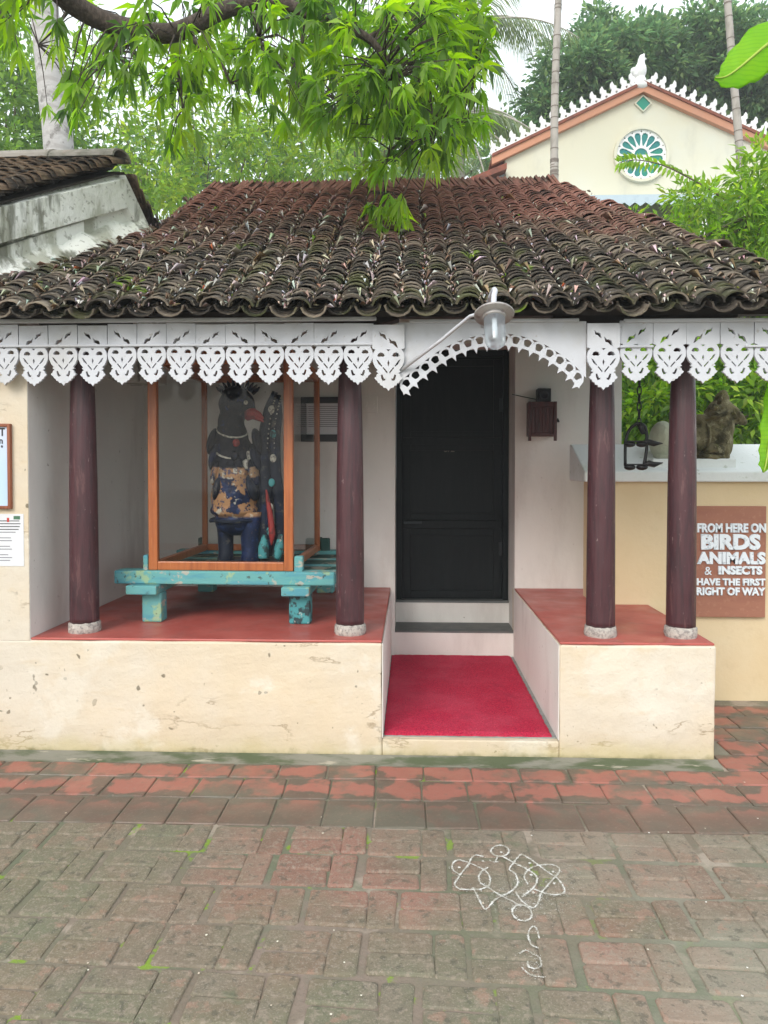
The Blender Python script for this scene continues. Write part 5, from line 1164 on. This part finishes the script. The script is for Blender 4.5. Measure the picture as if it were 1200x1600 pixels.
for pts, r_ in side_px:
    dy0 = random.uniform(-.5, .6); P_ = rsm([at(x_, y_, Y=YM+.1+(dy0*k/(len(pts)-1))) for k, (x_, y_) in enumerate(pts)], 4)
    MB().tube(P_, list(np.linspace(r_, r_*.35, len(P_))), 7).obj('branch', M['bark'], MG, True); samples += P_
mblobs = [(150, 80, 75, 75, 34, 0), (95, 140, 35, 60, 9, 0), (225, 90, 70, 70, 30, 0), (285, 165, 45, 75, 26, 0), (340, 60, 70, 60, 24, 0), (360, 120, 40, 40, 4, 0), (430, 60, 70, 60, 30, 0), (455, 130, 55, 65, 24, 0), (500, 190, 30, 40, 8, 0), (530, 110, 70, 90, 40, 0), (560, 190, 50, 50, 14, 0),
    (640, 90, 90, 90, 58, 0), (670, 185, 70, 70, 36, 0), (650, 240, 50, 26, 9, 0), (715, 70, 55, 80, 34, 0), (720, 170, 40, 60, 14, 0), (700, 10, 70, 50, 30, 0), (540, 20, 90, 50, 40, 0), (420, -5, 90, 40, 26, 0), (250, 10, 120, 40, 24, 0), (580, 262, 26, 20, 5, 1), (605, 330, 30, 26, 9, 1), (18, 45, 35, 55, 16, 1), (40, 10, 60, 40, 14, 0), (600, 140, 60, 50, 22, 0)]
P, D, Lf, Wf, Cf, Uf = [], [], [], [], [], []; tw = MB(); SA = np.array([tuple(q) for q in samples])
for (px, py, rx, ry, n, yg) in mblobs:
    for k in range(int(n*(.75 if px < 480 else 1.2)+.5)):
        a_ = random.uniform(0, 6.28); rr = math.sqrt(random.random()); c_ = at(px+rx*rr*math.cos(a_), py+ry*rr*math.sin(a_), Y=YM+((random.uniform(-.9, -.45) if random.random() < .22 else random.uniform(-.42, 1.0)) if not yg else random.uniform(-.15, .25)))
        cn = np.array(tuple(c_)); dd = np.linalg.norm(SA-cn, axis=1); b_ = Vector(SA[dd.argmin()])
        ax = (c_-b_); ax = ax.normalized() if ax.length > .05 else Vector((random.uniform(-1, 1), random.uniform(-1, 1), -.3)).normalized()
        ax = (ax+Vector((random.uniform(-.5, .5), random.uniform(-.5, .5), -.45))).normalized()
        if dd.min() < 1.3: tw.tube([b_, b_.lerp(c_, .5)+Vector((0, 0, .04)), c_], [.006, .004, .0025], 4, False)
        young = yg or random.random() < .32; nl = random.randint(8, 14); base_c = pick(YOUNG if young else GREEN, 1, .1)[0]
        e1 = ax.orthogonal().normalized(); e2 = ax.cross(e1)
        for q in range(nl):
            th = 2.4*q+random.uniform(-.3, .3); sp = random.uniform(.5, 1.15); d_ = ax*math.cos(sp)+(e1*math.cos(th)+e2*math.sin(th))*math.sin(sp); d_ = (d_+Vector((0, 0, -.38))).normalized()
            P.append(tuple(c_-ax*random.uniform(0, .05))); D.append(tuple(d_)); L_ = random.uniform(.085, .175); Lf.append(L_); Wf.append(L_*random.uniform(.19, .26)); Cf.append(base_c*random.uniform(.75, 1.25)); Uf.append((0, 0, 1))
leaves('crown', P, D, Lf, Wf, Cf, M['leaf'], MG, fold=.18, droop=.22, up=Uf)
tg = tw.obj('twigs', M['bark'], MG); tg['kind'] = 'stuff'

# coconut palm trunk on the left
CP = thing('coconut_palm', at(97, 260, Y=4.3)*1, 'tall pale ringed coconut palm trunk rising behind the neighbouring roof', 'tree')
CP.location = (at(97, 260, Y=4.3).x+.25, 4.3, -.05)
tp = [Vector((CP.location.x, 4.3, -.05)), Vector((at(97, 260, Y=4.3).x+.08, 4.3, 2.3)), at(93, 250, Y=4.3), at(84, 160, Y=4.3), at(72, 40, Y=4.3), at(62, -80, Y=4.3), at(55, -300, Y=4.3), at(60, -480, Y=4.3)]
MB().tube(rsm(tp, 6), list(np.linspace(.165, .135, 43)), 16).obj('trunk', M['palm_bark'], CP, True)
def frond(mbV, mbF, C, base, tip_dir, length, sag, width, cols, rach, nseg=42, seed=0):
    r = random.Random(seed); d = Vector(tip_dir).normalized(); side = d.cross(Vector((0, 0, 1))); side = side.normalized() if side.length > .1 else Vector((1, 0, 0)); pts = []
    for k in range(nseg+1):
        t = k/nseg; pts.append(base+d*length*t*(1-.15*t)+Vector((0, 0, -sag*t*t*length)))
    rach.tube(pts[::3]+[pts[-1]], list(np.linspace(.035, .008, len(pts[::3])+1)), 5)
    for k in range(3, nseg):
        t = k/nseg; tg_ = (pts[k+1]-pts[k-1]).normalized(); w_ = width*math.sin(math.pi*(.12+.83*t))**.7
        for s_ in (-1, 1):
            dd = (side*s_*.8+tg_*.55+Vector((0, 0, -.55-.3*r.random()))).normalized(); p0 = pts[k]; L_ = w_*r.uniform(.85, 1.1); nrm = tg_*.03
            n0 = len(mbV); m1 = p0+dd*L_*.55; m2 = p0+dd*L_+Vector((0, 0, -.28*L_))
            mbV += [p0-nrm*.5, p0+nrm*.5, m1+nrm*.55, m1-nrm*.55, m2]; mbF += [(n0, n0+1, n0+2), (n0, n0+2, n0+3), (n0+3, n0+2, n0+4)]
            c_ = pick(cols, 1, .15)[0]; C += [(*c_, 1)]*5
def palm(root, top, fr, m_leaf, cols, length, width):
    V, Fc, C = [], [], []; rach = MB()
    for i, (dx, dy, dz, lf, sg) in enumerate(fr): frond(V, Fc, C, Vector(top), (dx, dy, dz), length*lf, sg, width, cols, rach, seed=i)
    mesh_np('fronds', np.array([tuple(v) for v in V]), np.array(Fc), m_leaf, np.array(C), root, 'stuff'); o = rach.obj('frond_stalks', M['areca_bark'], root, True); o['kind'] = 'stuff'
PALM = [(.16, .21, .10), (.13, .19, .09), (.20, .24, .12), (.18, .23, .08)]
palm(CP, tp[-1], [(math.cos(a_), math.sin(a_), .5+.3*math.sin(3*a_), 1, .35) for a_ in [k*.57 for k in range(11)]], M['palm_leaf'], PALM, 3.2, .8)
# feathery palms beside the gabled house
for i, (px, py, Y_, lab, fr, ln) in enumerate((
    (725, 40, 15.5, 'hazy coconut palm whose upper fronds show against sky beside mango leaves', [(1, .1, .55, 1, .55), (.9, -.2, .15, 1.1, .35), (.9, .3, .75, 1, .75), (.3, -.5, .3, .9, .5), (-.6, -.3, .5, 1, .5), (-.9, .2, .3, 1, .6), (.6, .5, -.2, .9, .3), (-.3, .6, .6, 1, .5)], 3.1),
    (722, 180, 14.5, 'lower coconut palm with drooping fronds left of the gabled house', [(1, .0, .45, .95, .75), (.95, -.2, .1, 1, .55), (.75, -.2, -.5, 1.0, .25), (.2, -.3, -.6, 1.0, .2), (-.1, -.5, -.3, .8, .5), (.9, .3, .8, 1, .9), (-.8, .1, .4, 1, .6), (-.5, -.2, .0, 1, .5)], 2.7))):
    t_ = at(px, py, Y=Y_); PMt = thing('coconut_palm', (t_.x-.6, Y_, -.05), lab, 'tree', 'coconut palms beside the gabled house')
    MB().tube(rsm([Vector((t_.x-.6, Y_, -.05)), Vector((t_.x-.5, Y_, t_.z*.4)), Vector((t_.x-.1, Y_, t_.z*.8)), t_], 5), list(np.linspace(.17, .11, 16)), 10).obj('trunk', M['palm_bark'], PMt, True)
    palm(PMt, t_, fr, M['palm_leaf'], PALM, ln, .8)
# slim areca trunks
for i, (pts, lab) in enumerate((([(866, 300), (866, 270), (867, 150), (873, -20)], 'slim areca palm trunk left of the round window'), ([(1160, 320), (1157, 250), (1146, 120), (1135, -20)], 'slim areca palm trunk right of the round window'))):
    Ya = 5.6 if i == 0 else 6.2; P_ = [at(x_, y_, Y=Ya) for x_, y_ in pts]; b_ = Vector((P_[0].x+(.1 if i else 0), Ya, -.05)); top_ = P_[-1]+(P_[-1]-P_[-2]).normalized()*2.6
    AR = thing('areca_palm', b_, lab, 'tree', 'slim areca trunks in front of the gabled house')
    P2 = rsm([b_]+P_+[top_], 8); rd = list(np.linspace(.056, .043, len(P2))); MB().tube(P2, rd, 10).obj('trunk', M['areca_bark'], AR, True)
    L_ = 0; rg = MB()
    for k in range(len(P2)-1):
        seg_ = (P2[k+1]-P2[k]); ln_ = seg_.length; d_ = seg_.normalized(); t = 0
        while t < ln_:
            if random.random() < .9: c_ = P2[k]+d_*t; rg.tube([c_, c_+d_*.013], [rd[k]+.0025]*2, 10)
            t += random.uniform(.15, .21)
    o = rg.obj('leaf_scars', M['areca_ring'], AR); o['kind'] = 'stuff'
    palm(AR, top_, [(math.cos(a_), math.sin(a_), .7, 1, .5) for a_ in [k*.9 for k in range(7)]], M['palm_leaf'], FARG, 1.5, .4)

# background trees
def bg_tree(label, base, blobs, cols, per, L, W, clump, r0, bark='bark_brown', m='leaf_far', group=None, name='leafy_tree', droop=.1, seed=0, dens=1.0):
    T = thing(name, base, label, 'tree', group); tops = [b_[0] for b_ in blobs][:7]
    limb_tree(T, M[bark], base, tops, r0, seed); crown('crown', blobs, M[m], T, cols, per, L, W, clump, droop, dens=dens); return T
t_ = at(1090, 150, Y=17)
bg_tree('dark dense jackfruit tree with rounded crown behind the gabled house', (t_.x, 18, -.05), [pblob(900, 150, 17, 65, 90, 1.5, 95), pblob(960, 105, 17.5, 70, 75, 1.8, 105), pblob(1040, 110, 18, 75, 70, 1.8, 110), pblob(1110, 120, 18, 70, 80, 1.8, 100), pblob(1180, 130, 17.5, 75, 80, 1.8, 95), pblob(1260, 130, 18, 80, 90, 1.8, 60), pblob(930, 60, 17.5, 30, 35, .8, 18), pblob(1090, 55, 17.5, 50, 25, 1, 24), pblob(1190, 60, 18, 50, 25, 1, 20), pblob(850, 195, 16.5, 40, 50, 1, 30)], DEEP, 70, .21, .10, .40, .3, name='jackfruit_tree', seed=1)
t_ = at(260, 230, Y=10)
bg_tree('light green tree seen between mango bough and left roof', (t_.x, 10.5, -.05), [pblob(230, 250, 10, 70, 60, 1.2, 50), pblob(330, 220, 11, 80, 65, 1.2, 55), pblob(420, 240, 11.5, 90, 55, 1.2, 60), pblob(300, 160, 11, 100, 60, 1.2, 26), pblob(180, 180, 10, 50, 60, 1, 18), pblob(500, 255, 11.5, 60, 45, 1, 34), pblob(420, 170, 11.5, 70, 40, 1, 14), pblob(250, 310, 9.5, 60, 50, 1, 36)], LIME, 26, .17, .065, .36, .10, seed=2, dens=.8)
t_ = at(20, 180, Y=9)
bg_tree('mid green bushy tree behind the palm trunk at far left', (t_.x-.6, 9.6, -.05), [pblob(10, 170, 9.5, 90, 90, 1.2, 80), pblob(-70, 120, 9.5, 90, 110, 1.2, 45), pblob(30, 70, 10, 70, 70, 1.2, 34), pblob(110, 200, 10, 60, 60, 1, 30), pblob(140, 110, 10.5, 50, 60, 1, 14), pblob(0, 250, 9, 90, 60, 1, 40)], FARG+LIME[:2], 30, .17, .075, .36, .12, seed=3, dens=.85)
t_ = at(600, 200, Y=14)
bg_tree('tall green tree showing through the mango leaves', (t_.x, 14.5, -.05), [pblob(600, 120, 14, 110, 100, 1.5, 60), pblob(660, 220, 13.5, 80, 60, 1.2, 50), pblob(520, 60, 14, 90, 80, 1.5, 34), pblob(700, 120, 14, 40, 80, 1, 26), pblob(560, 220, 13, 80, 50, 1.2, 40), pblob(380, 40, 14, 110, 60, 1.5, 26)], LIME+FARG, 30, .20, .08, .45, .14, seed=4, dens=.6)
t_ = at(380, 260, Y=20)
bg_tree('far pale tree filling the gaps low behind the roof ridge', (t_.x, 21, -.05), [pblob(x_, 250+10*(k % 3), 20+k % 2, 80, 60, 1.5, 22) for k, x_ in enumerate((150, 260, 370, 480, 590, 690, 760))], FARG+DEEP[:3], 40, .30, .13, .55, .22, seed=5)
# right-hand shrubs rising behind the boundary wall
t_ = at(1150, 330, Y=4.2)
RS = bg_tree('bright green shrub with long leaves at right beside the roof', (t_.x+.25, 4.4, -.05), [pblob(1020, 380, 4.4, 30, 25, .3, 8), pblob(1070, 370, 4.2, 60, 45, .5, 40), pblob(1140, 340, 4.2, 70, 60, .6, 56), pblob(1190, 290, 4.0, 45, 60, .5, 36), pblob(1180, 390, 4.0, 60, 55, .5, 44), pblob(1090, 310, 4.2, 45, 25, .3, 14), pblob(985, 352, 4.5, 18, 14, .2, 4), pblob(1240, 330, 4, 60, 90, .5, 40), pblob(1230, 440, 3.6, 60, 50, .4, 26)], YOUNG+LIME+GREEN[3:], 20, .125, .034, .15, .05, m='leaf', name='shrub', droop=.12, seed=6)
sp = rsm([at(x_, y_, Y=4.0) for x_, y_ in ((1140, 318), (1120, 303), (1075, 277), (1035, 258), (995, 250), (968, 254))], 6); MB().tube(sp, list(np.linspace(.012, .003, len(sp))), 6).obj('spray_stem', M['bark_brown'], RS, True)
P, D, Uf = [], [], []
for k, q in enumerate(sp[4:]):
    for s_ in (-1, 1):
        for _ in range(2): P.append(tuple(q)); D.append((-.5+random.uniform(-.2, .2), random.uniform(-.4, .4), s_*.8-.2)); Uf.append((0, -1, .2))
leaves('spray_leaves', P, D, rng.uniform(.08, .125, len(P)), rng.uniform(.030, .042, len(P)), pick(YOUNG, len(P)), M['leaf'], RS, up=Uf)
for pts, r_ in (([(1060, 388), (1110, 365), (1160, 342), (1230, 325)], .022), ([(1085, 395), (1130, 372), (1180, 345)], .016), ([(1165, 420), (1162, 385), (1165, 350), (1175, 320)], .022)):
    P_ = rsm([at(x_, y_, Y=4.0) for x_, y_ in pts], 5); MB().tube(P_, list(np.linspace(r_*.6, r_, len(P_))), 8).obj('bare_branch', M['bark_brown'], RS, True)
t_ = at(1080, 650, Y=3.6)
bg_tree('leafy green bush directly behind the boundary wall and bull', (t_.x, 4.1, -.05), [pblob(1000, 640, 4.2, 50, 55, .5, 44), pblob(1075, 640, 4.0, 60, 60, .5, 56), pblob(1150, 640, 3.8, 60, 60, .5, 56), pblob(1220, 640, 3.6, 60, 70, .5, 44), pblob(1000, 580, 4.4, 50, 45, .5, 34), pblob(1100, 575, 4.2, 80, 45, .5, 60), pblob(1190, 570, 4.0, 60, 50, .5, 40)], YOUNG+LIME+GREEN, 18, .13, .05, .16, .06, m='leaf', name='bush', seed=7)
t_ = at(1100, 560, Y=6.5)
bg_tree('broad leaved dark green shrub filling the gap right of the house', (t_.x, 7, -.05), [pblob(x_, y_, 6.4+.2*(k % 3), 70, 70, .7, 34) for k, (x_, y_) in enumerate(((960, 640), (1050, 650), (1150, 640), (1250, 650), (980, 540), (1080, 540), (1180, 530), (1260, 540), (1130, 450), (1230, 430), (1050, 460)))], GREEN+DEEP, 26, .22, .10, .30, .08, name='shrub', seed=8)

# banana leaves reaching in from the right
def banana_blade(pts, half, parent, nm='leaf_blade', tear=3):
    """pts: mid-rib points; half: half widths; blade sags to either side of the rib"""
    n = len(pts); V = []; Fc = []; r = random.Random(5); nw = 6
    for i, p_ in enumerate(pts):
        d_ = (pts[min(i+1, n-1)]-pts[max(i-1, 0)]).normalized(); s_ = d_.cross(Vector((.25, -1, .25)).normalized()).normalized(); nn_ = s_.cross(d_)
        for k in range(-nw, nw+1):
            w_ = k/nw; V.append(p_+s_*half[i]*w_*(1+.06*math.sin(i*1.7+k))-nn_*abs(w_)**1.5*half[i]*.35+nn_*.008*math.sin(i*2.1+k))
    m = 2*nw+1
    for i in range(n-1):
        for k in range(m-1): Fc.append([i*m+k, i*m+k+1, (i+1)*m+k+1, (i+1)*m+k])
    o = MB().add(V, Fc).obj(nm, M['banana'], parent, True); sm_ = o.modifiers.new('thick', 'SOLIDIFY'); sm_.thickness = .0015
    MB().tube([p_+Vector((0, -.004, 0)) for p_ in pts], list(np.linspace(.003, .012, n)), 6).obj('mid_rib', M['banana_rib'], parent, True)
M['banana_rib'] = mat('banana_midrib', (.34, .46, .06), .5)
YBn = .2
BN_ = thing('banana_plant', (2.75, YBn+.1, -.03), 'banana plant whose broad bright leaf reaches into top right corner', 'plant')
st_ = [Vector((2.75, YBn+.1, -.03)), Vector((2.74, YBn+.1, 1.2)), Vector((2.7, YBn+.05, 2.3)), Vector((2.62, YBn, 2.75))]
M['banana_stem'] = mat('banana_stem', (.20, .26, .09), .6, [dict(s=5, st=(3, 3, .5), lo=.45, hi=.65, c=(.12, .10, .05), f=.7)])
MB().tube(rsm(st_, 4), list(np.linspace(.11, .05, 13)), 12).obj('pseudostem', M['banana_stem'], BN_, True)
mid = [at(1117, 122, Y=YBn), at(1132, 121, Y=YBn), at(1150, 110, Y=YBn), at(1172, 92, Y=YBn), at(1200, 69, Y=YBn), at(1240, 45, Y=YBn), at(1290, 40, Y=YBn), at(1340, 75, Y=YBn)]
MB().tube([mid[-1], mid[-1].lerp(st_[-1], .5), st_[-1]], [.014, .018, .03], 8).obj('leaf_stalk', M['banana_rib'], BN_, True)
banana_blade(rsm(mid, 3), list(np.interp(np.linspace(0, 1, 22), [0, .08, .3, .6, 1], [.004, .035, .09, .13, .10])), BN_)
mid2 = [at(1193, 738, Y=YBn-.2), at(1198, 715, Y=YBn-.18), at(1204, 670, Y=YBn-.12), at(1212, 610, Y=YBn-.05), at(1235, 540, Y=YBn), st_[2]]
banana_blade(rsm(mid2, 4), list(np.interp(np.linspace(0, 1, 21), [0, .1, .4, .8, 1], [.003, .028, .045, .04, .015])), BN_)

# white petals dropped on the paving
pv, pf, pc = [], [], []
for k in range(28):
    px, py = random.uniform(0, 1200), random.uniform(1205, 1590); c_ = at(px, py, Z=.004); r_ = random.uniform(.0025, .005); n0 = len(pv); a0 = random.uniform(0, 6)
    pv += [tuple(c_+Vector((r_*math.cos(a0+a_)*(1 if q % 2 else .7), r_*math.sin(a0+a_), .001*(q % 2)))) for q, a_ in enumerate([k2*math.pi/3 for k2 in range(6)])]; pf += [(n0, n0+1, n0+2), (n0, n0+2, n0+3), (n0, n0+3, n0+4), (n0, n0+4, n0+5)]
    cc = random.choice([(.75, .73, .68), (.7, .66, .55), (.6, .5, .4)]); pc += [(*cc, 1)]*6
tag(mesh_np('fallen_petals', np.array(pv), np.array(pf), M['dead_leaf'], np.array(pc), None, 'stuff'), 'tiny pale petals scattered on the brick paving', 'petals')

# moist air: pale even haze round the whole place
hz = MB().box(-75, 75, -45, 95, -1.1, 16).obj('haze', None); tag(hz, kind='stuff')
hm = bpy.data.materials.new('moist_air'); hm.use_nodes = True; hm.node_tree.nodes.clear()
ho = hm.node_tree.nodes.new('ShaderNodeOutputMaterial'); pvn = hm.node_tree.nodes.new('ShaderNodeVolumePrincipled')
pvn.inputs['Color'].default_value = (.93, .97, 1, 1); pvn.inputs['Density'].default_value = .0032
hm.node_tree.links.new(pvn.outputs[0], ho.inputs['Volume']); hz.data.materials.append(hm)
